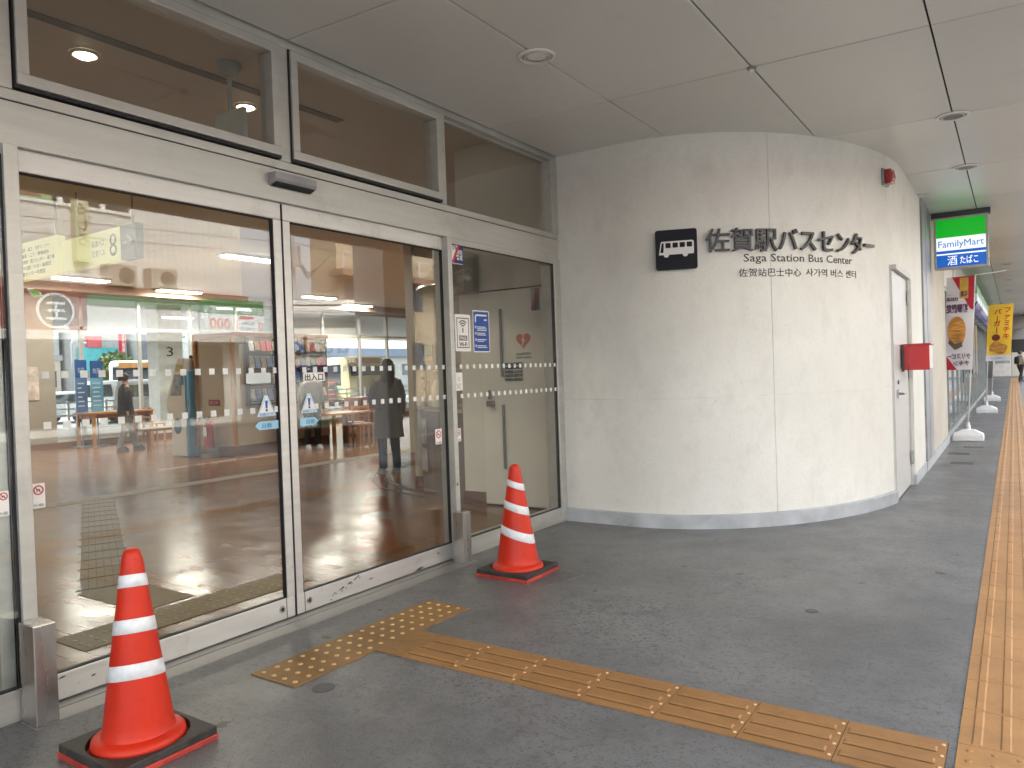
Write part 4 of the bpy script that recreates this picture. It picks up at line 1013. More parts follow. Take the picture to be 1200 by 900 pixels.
MB().prism([(-.661, 1.87), (-.706, 1.80), (-.681, 1.80), (-.691, 1.74), (-.646, 1.815), (-.671, 1.815)], 'y', 6.7585, 6.7595).build('bolt', STICK, hk)
m = MB().text('AED設置場所', (-.776, 6.763, 1.65), XR, ZU, .034, .19, .001).text('自動体外式除細動器', (-.776, 6.763, 1.615), XR, ZU, .022, .2, .001); m.build('letters', INK, hk)
vg = T('vent_grille', 'small dark louvred vent grille in the cupboard door', 'vent', (-.8, 6.76, 1.2))
m = MB()
for c_ in (0, 1):
    for k in range(5): m.box(-.92+c_*.115, -.815+c_*.115, 6.752, 6.7645, 1.376+k*.042, 1.405+k*.042)
m.build('louvres', mat('louvre_dark', (.09, .09, .10), .5), vg)
ps_ = T('security_sticker', 'second red and navy diagonal security sticker inside on the cupboard door', 'sticker', (-.51, 6.76, 2.11))
MB().box(-.56, -.46, 6.760, 6.7645, 2.115, 2.35).build('sheet', mat('sticker_dim_navy', (.06, .05, .10), .5), ps_)
MB().prism([(-.56, 2.115), (-.535, 2.115), (-.46, 2.35), (-.49, 2.35)], 'y', 6.758, 6.7595).build('red_band', RED, ps_)
MB().prism([(-.558, 2.347), (-.558, 2.16), (-.545, 2.16), (-.495, 2.347)], 'y', 6.758, 6.7595).build('white_field', mat('field_dim', (.4, .36, .35), .5), ps_)
bx_ = T('wall_cabinet', 'pale box cabinet fixed high on the wall behind the side pane', 'cabinet', (-1.4, 6.75, 2.36))
MB().box(-1.55, -1.25, 6.50, 6.785, 2.36, 2.80).build('body', mat('cabinet_beige', (.5, .45, .38), .5), bx_, bev=.008)
m = MB()
for i in range(3):
    for k in range(2): m.box(-1.53+i*.09, -1.455+i*.09, 6.493, 6.502, 2.42+k*.17, 2.56+k*.17)
m.build('panel', mat('cabinet_panel', (.42, .38, .33), .4), bx_)
# information counter, curved floor inlay, drum bulkhead, poster wall
ic = T('information_counter', 'dark wooden information counter with framed pictures behind the right jamb', 'counter', (-2.2, 7.5, 0))
cpts = [(-1.56, 6.86), (-1.90, 7.02), (-2.40, 7.28), (-2.88, 7.62), (-3.2, 8.1)]
def offp(pts, d):
    o = []
    for i, p in enumerate(pts):
        a, b = pts[max(0, i-1)], pts[min(len(pts)-1, i+1)]; v = Vector((b[0]-a[0], b[1]-a[1])).normalized(); o.append((p[0]+v.y*d, p[1]-v.x*d))
    return o
inn = offp(cpts, .45)
MB().prism(cpts+inn[::-1], 'z', 0, 1.02).build('front_panel', mat('counter_brown', (.085, .045, .03), .4, var=.2, vs=4), ic)
MB().prism(offp(cpts, -.05)+offp(cpts, .5)[::-1], 'z', 1.02, 1.06).build('counter_top', mat('counter_top_beige', (.38, .30, .22), .35), ic)
for k, (z0, z1) in enumerate(((.22, .52), (.58, .9))):
    a, b = Vector((-2.62, 7.425, 0)), Vector((-2.84, 7.575, 0)); nv = Vector((-.56, -.82, 0))*.012
    MB().add([a+Vector((0, 0, z0)), b+Vector((0, 0, z0)), b+Vector((0, 0, z1)), a+Vector((0, 0, z1))]+[q+nv for q in (a+Vector((0, 0, z0)), b+Vector((0, 0, z0)), b+Vector((0, 0, z1)), a+Vector((0, 0, z1)))], [(0, 1, 2, 3), (7, 6, 5, 4), (0, 4, 5, 1), (1, 5, 6, 2), (2, 6, 7, 3), (3, 7, 4, 0)]).build('framed_picture', mat('picture_grey', (.32, .30, .28), .4, var=.4, vs=9), ic)
cp = T('white_post', 'slim white round post standing at the end of the information counter', 'post', (-2.95, 7.62, 0))
MB().tube([(-3.0, 7.72, 0), (-3.0, 7.72, 1.92)], .075, 24).build('shaft', HALLW, cp, smooth=True, auto=40)
MB().tube([(-3.0, 7.72, 0), (-3.0, 7.72, .12)], .09, 24).build('foot_ring', WOODD, cp, smooth=True, auto=40)
sd2 = T('counter_bottle', 'white pump bottle standing on the information counter', 'bottle', (-2.42, 7.42, 1.06))
MB().lathe([(.09, 0), (.10, .02), (.10, .26), (.06, .34), (.03, .36), (.03, .40), (.004, .41)], (-2.42, 7.46, 1.06), 20).build('bottle_body', mat('bottle_white', (.6, .57, .5), .4), sd2, smooth=True, auto=40)
MB().tube([(-2.42, 7.46, 1.46), (-2.42, 7.46, 1.52), (-2.48, 7.42, 1.52)], .012).build('pump', WHITE, sd2)
lr = T('leaflet_rack', 'dark wire leaflet rack standing on the information counter', 'rack', (-2.75, 7.6, 1.06))
m = MB()
for x_, y_ in ((-2.72, 7.55), (-2.84, 7.66)): m.tube([(x_, y_, 1.06), (x_, y_, 1.62)], .012, 8)
for k in range(4): m.bar((-2.72, 7.55, 1.14+k*.14), (-2.84, 7.66, 1.14+k*.14), .02, .01)
m.build('rack_frame', DKGREY, lr)
m = MB()
for k in range(3): m.obox((-2.78, 7.60, 1.22+k*.14), (.12, .02, .10), R(45))
m.build('leaflets', mat('leaflet_mix', (.45, .35, .25), .5, var=.6, vs=14), lr)
pw_ = T('poster_wall', 'beige wall hung with posters behind the information counter', 'wall', (-3.6, 11.1, 0))
MB().box(-5.85, -1.55, 11.0, 11.15, 0, 4.0).build('wall_body', mat('poster_wall_beige', (.36, .31, .24), .55, var=.06), pw_)
MB().box(-6.05, -5.85, 10.95, 11.2, 0, 4.0).build('end_post', HALLW, pw_)
for x0, x1, z0, z1, c, lb in ((-5.25, -4.98, 1.5, 2.35, (.35, .38, .33), 'tall grey green poster on the wall behind the counter'), (-4.93, -4.70, 1.35, 2.3, (.5, .47, .36), 'cream poster with green head near the jamb'), (-5.7, -5.45, 1.75, 2.05, (.6, .56, .5), 'small round clock face poster at the end of the poster wall')):
    t = T('wall_poster', lb, 'poster', ((x0+x1)/2, 10.98, z0), 'posters behind the counter')
    MB().box(x0, x1, 10.985, 10.998, z0, z1).build('sheet', mat('wposter%d' % int(c[0]*100), c, .5, var=.35, vs=5), t)
    MB().box(x0, x1, 10.982, 10.985, z1-.22, z1).build('heading', mat('poster_teal', (.02, .16, .15), .5), t)
du = T('drum_bulkhead', 'round white ceiling drum with a silver rim above the information counter', 'bulkhead', (-2.6, 9.0, 2.5))
DC = (-2.1, 9.3)
MB().lathe([(1.45, 2.86), (1.45, 4.0)], (*DC, 0), 72).build('drum_body', HALLW, du, smooth=True, auto=40)
MB().lathe([(1.46, 3.02), (1.50, 2.92), (1.62, 2.80), (1.70, 2.72), (1.70, 2.66), (1.60, 2.66)], (*DC, 0), 72).build('rim', mat('rim_silver', (.6, .6, .6), .18, metal=.9, var=.03), du, smooth=True, auto=50)
fi = MB()
for k, rr in enumerate((3.05, 3.12, 3.3)):
    N = 40
    for i in range(N):
        a0, a1 = R(150+110*i/N), R(150+110*(i+1)/N); r1 = rr+.03
        cx, cyy = -1.7, 10.2
        fi.add([(cx+rr*math.cos(a0), cyy+rr*math.sin(a0), .002), (cx+r1*math.cos(a0), cyy+r1*math.sin(a0), .002), (cx+r1*math.cos(a1), cyy+r1*math.sin(a1), .002), (cx+rr*math.cos(a1), cyy+rr*math.sin(a1), .002)], [(0, 1, 2, 3)])
struct(fi.build('floor_inlay', mat('inlay_dark', (.035, .03, .025), .35)))
# floor tactile tiles inside
TI = MB()
def strip_poly(p, n, mm):
    TI.add([(x, y, .003) for x, y in p], [(0, 1, 2, 3)])
strip_poly([(-1.85, 2.69), (-1.87, 3.05), (-6.2, 5.27), (-6.2, 4.86)], 0, 0)
strip_poly([(-1.85, 2.66), (-1.05, 2.66), (-1.05, 3.05), (-1.86, 3.05)], 0, 0)
TI.box(-.98, -.62, 2.1, 3.7, 0, .005)
TI.box(-6.55, -6.2, 3.0, 14, 0, .004)
struct(TI.build('hall_tactile_tiles', TACTI))
DI = MB()
for i in range(4):
    for j in range(18): DI.lathe([(.016, 0), (.012, .004), (.006, .005)], (-.92+i*.08, 2.15+j*.088, .005), 8)
struct(DI.build('hall_tactile_dots', mat('dot_brass', (.3, .24, .1), .4)))
gl = MB()
d0 = Vector((-1.86, 2.87, 0)); d1 = Vector((-6.2, 5.07, 0)); dd = (d1-d0); px = Vector((-dd.y, dd.x, 0)).normalized()
for k in range(-3, 4): gl.bar(d0+px*k*.055+Vector((0, 0, .004)), d1+px*k*.055+Vector((0, 0, .004)), .006, .004)
for k in range(15): q = d0+dd*k/14+Vector((0, 0, .004)); gl.bar(q-px*.19, q+px*.19, .008, .005)
struct(gl.build('tile_joints', mat('joint_dark', (.04, .03, .02), .5)))

# ---- ticket machine
km = T('ticket_machine', 'beige and blue ticket machine with slanted screen beside the fire extinguisher', 'ticket machine', (-10.3, 8.95, 0))
bp = [(-10.62, .02), (-10.02, .02), (-10.02, 1.98), (-10.34, 1.98), (-10.40, 1.80), (-10.72, 1.05), (-10.72, .98), (-10.62, .78)]
# profile in the (y, z) plane facing -Y and +X side visible: machine faces -Y
# the front faces the windows (-X); from the entrance one sees its side and blue back panel
prof = [(-10.58, .02), (-10.08, .02), (-10.08, 1.98), (-10.28, 1.98), (-10.36, 1.86), (-10.74, 1.12), (-10.74, .98), (-10.58, .78)]
MB().prism(prof, 'y', 8.84, 9.40).build('body', mat('machine_beige', (.60, .57, .50), .4, var=.04), km, bev=.01)
MB().box(-10.078, -10.02, 8.85, 9.40, .02, 1.72).build('blue_side', mat('machine_blue', (.015, .22, .40), .4, var=.05), km, bev=.004)
MB().prism([(-10.40, 1.66), (-10.14, 1.66), (-10.20, 1.24), (-10.58, 1.24)], 'y', 8.834, 8.8395).build('side_display', mat('side_display', (.24, .27, .29), .35, var=.4, vs=12), km)
MB().prism([(-10.34, 1.86), (-10.12, 1.86), (-10.13, 1.72), (-10.38, 1.72)], 'y', 8.834, 8.8395).build('side_label', mat('side_label', (.45, .38, .16), .4), km)
MB().box(-10.20, -10.10, 8.832, 8.8335, 1.45, 1.62).build('blue_label', mat('side_label_blue', (.06, .2, .32), .4), km)
MB().prism([(-10.36+.13*math.cos(a), .62+.16*math.sin(a)) for a in [2*math.pi*i/24 for i in range(24)]], 'y', 8.834, 8.8395).build('round_emblem', mat('emblem_blue', (.02, .09, .2), .4), km)
MB().box(-10.755, -10.741, 8.95, 9.3, 1.0, 1.1).build('coin_tray', DKGREY, km)
MB().tube([(-10.2, 9.1, 1.98), (-10.2, 9.1, 2.04)], .05, 14).build('top_lamp', DKGREY, km)

# ---- partition unit with leaflet shelves
pu = T('display_partition', 'beige wood framed display partition with leaflet shelves in the hall', 'partition', (-9.8, 10.3, 0))
pp = [(-10.0, 9.06), (-9.16, 9.31), (-9.30, 11.9), (-10.0, 11.9)]
MB().prism(pp, 'z', .20, 2.40).build('panel', mat('partition_beige', (.50, .43, .32), .5, var=.05, vs=2), pu)
MB().prism([(x-.015 if x > -9.5 else x, y) for x, y in pp], 'z', 0, .20).build('plinth', WOODD, pu)
m = MB()
for q in ((-9.145, 9.305), (-9.985, 9.05)): m.box(q[0]-.05, q[0]+.02, q[1]-.035, q[1]+.035, .2, 2.44)
m.bar((-10.0, 9.045, 2.40), (-9.15, 9.295, 2.40), .05, .09)
m.bar((-9.14, 9.3, 2.42), (-9.27, 11.9, 2.42), .05, .08)
m.build('wood_frame', WOOD, pu)
cols = [(.35, .30, .22), (.08, .12, .28), (.4, .06, .06), (.10, .22, .12), (.45, .42, .38), (.30, .16, .06)]
sh = MB().box(-9.28, -9.10, 9.6, 11.7, .98, 1.02)
for k in range(4): sh.box(-9.26, -9.10, 9.62, 11.7, 1.05+k*.33, 1.07+k*.33)
for y in (9.62, 10.32, 11.0, 11.68): sh.box(-9.26, -9.10, y, y+.03, 1.0, 2.35)
sh.build('shelf', mat('shelf_dark', (.07, .05, .035), .5), pu)
bins = {}
for k in range(4):
    for j in range(14):
        y = 9.67+j*.145
        c = random.randrange(len(cols)); bins.setdefault(c, MB()).obox((-9.13, y+.05, 1.07+k*.33+.13), (.03, .115, .22+random.uniform(-.04, .03)), 0, 0, R(-12))
for c, b in bins.items(): b.build('leaflets', mat('leaflet%d' % c, cols[c], .5, var=.4, vs=20), pu)
# ---- fire extinguisher and its plate
fe = T('fire_extinguisher', 'red fire extinguisher standing in front of the display partition', 'fire extinguisher', (-9.62, 9.05, 0))
EX, EY = -9.60, 9.02
MB().lathe([(.085, .18), (.092, .20), (.092, .62), (.07, .70), (.03, .735), (.03, .76)], (EX, EY, 0), 24).build('cylinder', RED, fe, smooth=True, auto=45)
MB().tube([(EX, EY, .75), (EX+.02, EY-.04, .80), (EX+.07, EY-.10, .74), (EX+.09, EY-.10, .40)], .012, 8).build('hose', RUBBER, fe, smooth=True)
MB().box(EX-.015, EX+.015, EY-.10, EY+.05, .76, .80).build('handle', DKGREY, fe)
MB().box(EX-.12, EX+.12, EY-.11, EY+.11, 0, .06).box(EX-.12, EX+.12, EY+.085, EY+.11, .06, .25).build('stand_base', GREYM, fe)
MB().box(EX-.06, EX+.06, EY-.0935, EY-.085, .42, .60).build('label_patch', STICK, fe)
fp = T('extinguisher_plate', 'dark red plate above the fire extinguisher', 'plate', (-9.6, 9.15, 1.1))
a = Vector((-9.72, 9.125, 0)); b = Vector((-9.48, 9.196, 0)); nv = Vector((.28, -.96, 0))*.008
def vq(z0, z1, o0, o1): return [a+Vector((0, 0, z0))+nv*o0, b+Vector((0, 0, z0))+nv*o0, b+Vector((0, 0, z1))+nv*o0, a+Vector((0, 0, z1))+nv*o0, a+Vector((0, 0, z0))+nv*o1, b+Vector((0, 0, z0))+nv*o1, b+Vector((0, 0, z1))+nv*o1, a+Vector((0, 0, z1))+nv*o1]
SIXF = [(3, 2, 1, 0), (4, 5, 6, 7), (0, 1, 5, 4), (1, 2, 6, 5), (2, 3, 7, 6), (3, 0, 4, 7)]
MB().add(vq(1.02, 1.13, 0, 1), SIXF).build('plate_sheet', REDD, fp)
MB().text('消火器', a+nv*1.2+Vector((0, 0, 1.045))+(b-a)*.08, (b-a).normalized(), ZU, .075, .2, .001).build('letters', mat('plate_letters', (.5, .35, .3), .5), fp)

# ---- furniture
def legs4(m, x0, x1, y0, y1, h, th):
    for x in (x0, x1-th):
        for y in (y0, y1-th): m.box(x, x+th, y, y+th, 0, h)
wt = T('window_table', 'narrow light wood table in front of the hall windows', 'table', (-15.2, 9.9, 0))
MB().box(-15.62, -14.75, 9.40, 10.95, .80, .85).build('tabletop', WOOD, wt, bev=.004)
for x in (-15.58, -14.84):
    for y in (9.42, 10.87): MB().box(x, x+.07, y, y+.07, 0, .80).build('leg', WOOD, wt)
MB().box(-15.5, -14.9, 9.45, 10.9, .70, .80).build('apron', WOOD, wt)
def chair(x, y, rz, label):
    t = T('wooden_chair', label, 'chair', (x, y, 0), 'wooden chairs in the hall'); M_ = Matrix.Translation((x, y, 0)) @ Matrix.Rotation(rz, 4, 'Z')
    def bx(m, x0, x1, y0, y1, z0, z1):
        mb = MB().box(x0, x1, y0, y1, z0, z1); m.add([M_ @ Vector(v) for v in mb.v], mb.f); return m
    bx(MB(), -.21, .21, -.21, .21, .43, .47).build('seat', WOOD, t, bev=.006)
    for sx, sy in ((-.2, -.2), (.16, -.2)): bx(MB(), sx, sx+.04, sy, sy+.04, 0, .43).build('leg', WOOD, t)
    for sx in (-.2, .16): bx(MB(), sx, sx+.04, .17, .21, 0, .88).build('leg', WOOD, t)
    b_ = MB(); 
    for z in (.60, .70, .80): bx(b_, -.16, .16, .18, .20, z, z+.05)
    b_.build('backrest', WOOD, t)
    return t
chair(-15.35, 10.95+.35, R(180), 'wooden chair beside the narrow window table, partly hidden by the walker')
chair(-9.0, 12.35, R(120), 'wooden chair nearest the display partition behind the right door')
chair(-8.3, 11.95, R(60), 'wooden chair facing the table just left of the woman in grey')
wb_ = T('low_bench', 'dark low wooden bench between the walker and the ticket machine', 'bench', (-13.2, 10.2, 0))
MB().box(-13.6, -12.9, 9.65, 11.1, .40, .46).build('seat', WOODD, wb_)
for x in (-13.55, -12.98):
    for y in (9.70, 10.98): MB().box(x, x+.06, y, y+.06, 0, .40).build('leg', WOODD, wb_)
rt_ = T('hall_table', 'wooden table behind the right door with chairs around it', 'table', (-8.6, 11.6, 0))
MB().box(-9.1, -8.1, 10.9, 12.2, .70, .74).build('tabletop', WOOD, rt_, bev=.004)
for x in (-9.05, -8.2):
    for y in (10.95, 12.1): MB().box(x, x+.06, y, y+.06, 0, .70).build('leg', WOODD, rt_)
rb2 = T('reddish_cabinet', 'low red brown cabinet standing against the hall table', 'cabinet', (-10.3, 14.2, 0))
MB().box(-10.6, -10.0, 13.6, 14.5, .05, .98).build('body', mat('cabinet_redbrown', (.22, .06, .02), .35, var=.3), rb2, bev=.005)
MB().box(-10.0, -9.99, 13.65, 14.03, .12, .92).box(-10.0, -9.99, 14.07, 14.45, .12, .92).build('door', mat('cabinet_redbrown_d', (.26, .075, .025), .3, var=.3), rb2)
MB().box(-10.55, -10.05, 13.65, 14.45, 0, .05).build('plinth', BLACK, rb2)
for k, (y0, y1, zt, lb) in enumerate(((9.30, 9.58, 2.14, 'narrow dark blue standing banner panel at the hall window, left of two'), (9.66, 9.97, 2.12, 'wider blue to white standing banner panel at the hall window'))):
    t = T('display_stand', lb, 'display stand', (-15.3, (y0+y1)/2, 0), 'blue standing panels at the hall window')
    MB().box(-15.31, -15.29, y0, y1, .86, zt).build('panel', mat('stand_blue%d' % k, ((.05, .12, .26), (.10, .28, .42))[k], .4, var=.5, vs=1.1), t)
    MB().box(-15.289, -15.286, y0, y1, zt-.42, zt).build('heading', mat('stand_head', (.012, .06, .19), .4), t)
    m = MB()
    for j in range(6): m.box(-15.286, -15.284, y0+.05, y1-.05-random.uniform(0, .1), 1.0+j*.11, 1.03+j*.11)
    m.text('佐賀', (-15.284, y0+.06, zt-.3), YR, ZU, .14, y1-y0-.12, .001); m.build('print', mat('stand_print', (.35, .45, .55), .5), t)
    MB().tube([(-15.32, (y0+y1)/2, 0), (-15.32, (y0+y1)/2, .9)], .02).box(-15.5, -15.1, (y0+y1)/2-.18, (y0+y1)/2+.18, 0, .03).build('foot', GREYM, t)

# ---- hanging route signs
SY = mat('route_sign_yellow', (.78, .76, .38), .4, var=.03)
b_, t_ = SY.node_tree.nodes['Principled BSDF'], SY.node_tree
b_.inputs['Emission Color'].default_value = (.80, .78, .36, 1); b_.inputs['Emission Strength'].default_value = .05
s8 = T('route_sign', 'yellow hanging bus bay sign with number eight and right arrow', 'hanging sign', (-5.6, 5.0, 3.0), 'hanging yellow bus signs')
MB().box(-6.70, -5.30, 5.0, 5.10, 2.99, 3.40).build('yellow_panel', SY, s8)
MB().box(-5.30, -4.965, 5.0, 5.10, 2.99, 3.40).build('arrow_panel', mat('arrow_grey', (.19, .2, .215), .4), s8)
m = MB().bar((-5.24, 4.997, 3.195), (-5.03, 4.997, 3.195), .004, .03); 
m = MB(); m.prism([(-5.24, 3.18), (-5.06, 3.18), (-5.06, 3.21), (-5.24, 3.21)], 'y', 4.994, 4.999)
m.prism([(-5.14, 3.29), (-5.155, 3.27), (-5.06, 3.195), (-5.02, 3.195)], 'y', 4.993, 4.998); m.prism([(-5.14, 3.10), (-5.155, 3.12), (-5.06, 3.195), (-5.02, 3.195)], 'y', 4.992, 4.997)
m.build('arrow', STICK, s8)
MB().text('8', (-5.55, 4.999, 3.06), XR, ZU, .40, .17, .002).text('高速バス', (-5.96, 4.999, 3.22), XR, ZU, .085, .30, .002).text('空港バス', (-5.96, 4.999, 3.10), XR, ZU, .085, .30, .002).build('letters', INK, s8)
m = MB()
for x in (-6.4, -5.1): m.tube([(x, 5.05, 3.40), (x, 5.05, 4.0)], .012)
m.build('hanger_rod', STEEL, s8)
ls_ = T('route_sign', 'pale yellow hanging list sign with five lines of destinations', 'hanging sign', (-7.3, 5.0, 3.0), 'hanging yellow bus signs')
MB().box(-8.2, -6.82, 5.0, 5.10, 2.99, 3.50).build('yellow_panel', SY, ls_)
m = MB()
for k, s in enumerate(('市役所・県立・免許センター', '佐賀駅・二条・動物病院', '運転免許・医大センター・県庁前', '県庁口前・中央・高尾団', '佐賀センター中庄区')): m.text(s, (-7.92, 4.999, 3.375-k*.083), XR, ZU, .058, (.88, .86, 1.0, .9, .74)[k], .002, .001)
m.build('letters', INK, ls_)
m = MB()
for x in (-8.0, -6.95): m.tube([(x, 5.05, 3.50), (x, 5.05, 4.0)], .012)
m.build('hanger_rod', STEEL, ls_)
hg = T('ceiling_sign', 'faint white hanging panel with ceiling rose behind the first transom window', 'hanging sign', (-1.48, 3.81, 3.6))
MB().lathe([(.10, 4.0), (.10, 3.98), (.06, 3.93), (.05, 3.90), (.02, 3.89)], (-1.48, 3.81, 0), 24).build('ceiling_rose', mat('rose_grey', (.4, .39, .36), .4), hg, smooth=True, auto=40)
MB().tube([(-1.48, 3.81, 3.9), (-1.48, 3.81, 3.62)], .018).build('rod', mat('rose_grey', (.4, .39, .36), .4), hg)
MB().box(-1.66, -1.30, 3.79, 3.83, 3.34, 3.62).build('panel', mat('panel_dim', (.5, .5, .45), .5), hg)

# ---- lamps of the hall (lit; last three strip lights are unseen, added to brighten it)
def strip_light(x, y, lab, power=22):
    t = T('strip_light', lab, 'ceiling light', (x, y, 3.95), 'strip lights on the hall ceiling')
    MB().box(x-.16, x+.16, y-.64, y+.64, 3.955, 3.998).build('housing', WHITE, t, bev=.004)
    for s in (-.085, .085): MB().tube([(x+s, y-.6, 3.935), (x+s, y+.6, 3.935)], .018, 10).build('tube', LAMP_ON, t)
    l = bpy.data.lights.new('strip_lamp', 'AREA'); l.shape = 'RECTANGLE'; l.size = .3; l.size_y = 1.2; l.energy = power; l.color = (1, .93, .82)
    lo = bpy.data.objects.new('strip_lamp', l); COL.objects.link(lo); lo.parent = t; lo.location = (0, 0, -.05)
k = 0
LB = ['double strip light in line above the door meeting edges', 'double strip light beside the hanging eight sign, farther back', 'strip light deep in the hall near the window wall', 'strip light seen through the right door, nearer of two', 'strip light seen through the right door, farther of two', 'strip light behind the woman in grey near the drum', 'added unseen strip light above the ticket machine', 'added unseen strip light at the near left of the hall', 'added unseen strip light over the middle of the hall floor']
for (x, y), lb in zip(((-9.1, 9.75), (-14.1, 8.95), (-14.9, 11.9), (-13.8, 15.8), (-15.0, 18.6), (-9.8, 16.3), (-12.0, 5.2), (-9.1, 1.0), (-5.6, 12.6)), LB): strip_light(x, y, lb)
for i, y in enumerate((3.03, 4.47)):
    t = T('hall_downlight', ['lit downlight seen large in the first transom window', 'lit downlight beside the hanging panel behind the first transom'][i], 'downlight', (-2.15, y, 3.98), 'lit downlights on the hall ceiling')
    MB().lathe([(.105, 3.998), (.105, 3.985), (.085, 3.98), (.075, 3.992)], (-2.15, y, 0), 28, caps=False).build('trim_ring', mat('trim_warm', (.6, .55, .45), .4), t, smooth=True, auto=40)
    MB().lathe([(.076, 3.985), (.05, 3.965), (.02, 3.955), (.002, 3.955)], (-2.15, y, 0), 24).build('lens', DOWN_ON, t, smooth=True)
    l = bpy.data.lights.new('down_lamp', 'SPOT'); l.energy = 14; l.spot_size = R(112); l.color = (1, .84, .62); l.shadow_soft_size = .1
    lo = bpy.data.objects.new('down_lamp', l); COL.objects.link(lo); lo.parent = t; lo.location = (0, 0, -.06)
struct(MB().box(-1.84, -1.74, -3, 5.3, 3.992, 3.999).build('ceiling_slot', mat('slot_dark', (.12, .115, .10), .6)))
struct(MB().box(-15.8, -15.2, 4, 24, 3.80, 3.998).build('ceiling_downstand', mat('downstand_brown', (.30, .20, .13), .5)))

# ================================================================== OUTSIDE THE HALL WINDOWS
p3 = T('bay_pillar', 'white square pillar numbered three outside the hall windows', 'pillar', (-18.2, 13.5, 0))
MB().box(-18.6, -18.0, 13.1, 13.92, -.01, 3.92).build('shaft', WHITE, p3, bev=.01)
MB().text('3', (-17.998, 13.37, 2.34), YR, ZU, .42, .22, .004).build('number', INK, p3)
bc = T('bay_canopy', 'long white bus bay canopy roof outside the hall windows', 'canopy', (-20, 14, 3.92))
MB().box(-31, -16.0, -4, 60, 3.92, 4.1).build('roof', WHITE, bc)
def wheel(m, x, y, z, r, wd_, ax='x'):
    if ax == 'x': m.tube([(x-wd_/2, y, z), (x+wd_/2, y, z)], r, 18)
    else: m.tube([(x, y-wd_/2, z), (x, y+wd_/2, z)], r, 18)
def car(x, y, z, rz, col, label, van=False, cat='car'):
    t = T('parked_van' if van else 'parked_car', label, 'van' if van else cat, (x, y, z), 'vehicles on the street beyond the bus bays')
    M_ = Matrix.Translation((x, y, z)) @ Matrix.Rotation(rz, 4, 'Z')
    def put(mb): mb.v = [tuple(M_ @ Vector(v)) for v in mb.v]; return mb
    if van: body = [(-1.7, .3), (1.65, .3), (1.72, .75), (1.55, 1.05), (1.2, 1.85), (-1.65, 1.9), (-1.72, 1.0)]; win = [(-1.45, 1.15), (1.32, 1.12), (1.12, 1.7), (-1.45, 1.72)]
    else: body = [(-2.0, .28), (2.0, .28), (2.05, .7), (1.3, .88), (.65, 1.4), (-1.0, 1.45), (-1.75, .95), (-2.05, .85)]; win = [(-1.35, .95), (1.05, .93), (.58, 1.32), (-.92, 1.36)]
    bm_ = MB(); rg = []
    for yy, sc in ((-.78, .93), (-.70, 1.), (.70, 1.), (.78, .93)):
        rg.append([(px*(.985 if sc < 1 else 1), yy, .28+(pz-.28)*sc) for px, pz in body])
    put(bm_.loft(rg)).build('body', mat('carpaint_'+label[:6].strip(), col, .3, var=.03, coat=.5), t, bev=.02)
    wm = MB()
    for yy in (-.785, .785): wm.prism([(px, pz*.955+.02) for px, pz in win], 'y', yy-.008, yy+.008)
    wm.prism([(-.62, .97 if not van else 1.12), (.62, .97 if not van else 1.12), (.55, 1.3 if not van else 1.7), (-.55, 1.3 if not van else 1.7)], 'x', 1.0 if not van else 1.46, 1.03 if not van else 1.5)
    put(wm).build('windows', mat('car_glass', (.03, .04, .045), .1), t)
    for sx in (-1.2, 1.25):
        for sy in (-.72, .72): m = MB(); wheel(m, sx, sy, .31, .31, .2, 'y'); put(m).build('wheel', RUBBER, t, smooth=True, auto=40)
    for sy in (-.55, .55): put(MB().box(1.98 if not van else 1.69, 2.06 if not van else 1.73, sy-.15, sy+.15, .58, .72)).build('headlight', STICK, t)
    return t
GZ = -.13
car(-30, 18.4, GZ, R(-60), (.7, .7, .7), 'white van parked beyond the bus bays left of the walker', True)
car(-31, 20.2, GZ, R(-75), (.62, .64, .66), 'silver white car parked right of the walker')
car(-33, 16.6, GZ, R(-70), (.55, .57, .6), 'pale grey car seen left of the blue standing panels')
car(-31, 31.6, GZ, R(-80), (.55, .02, .02), 'red car seen through the right door')
car(-34, 22.5, GZ, R(-70), (.2, .22, .3), 'dark blue car beyond the numbered pillar')
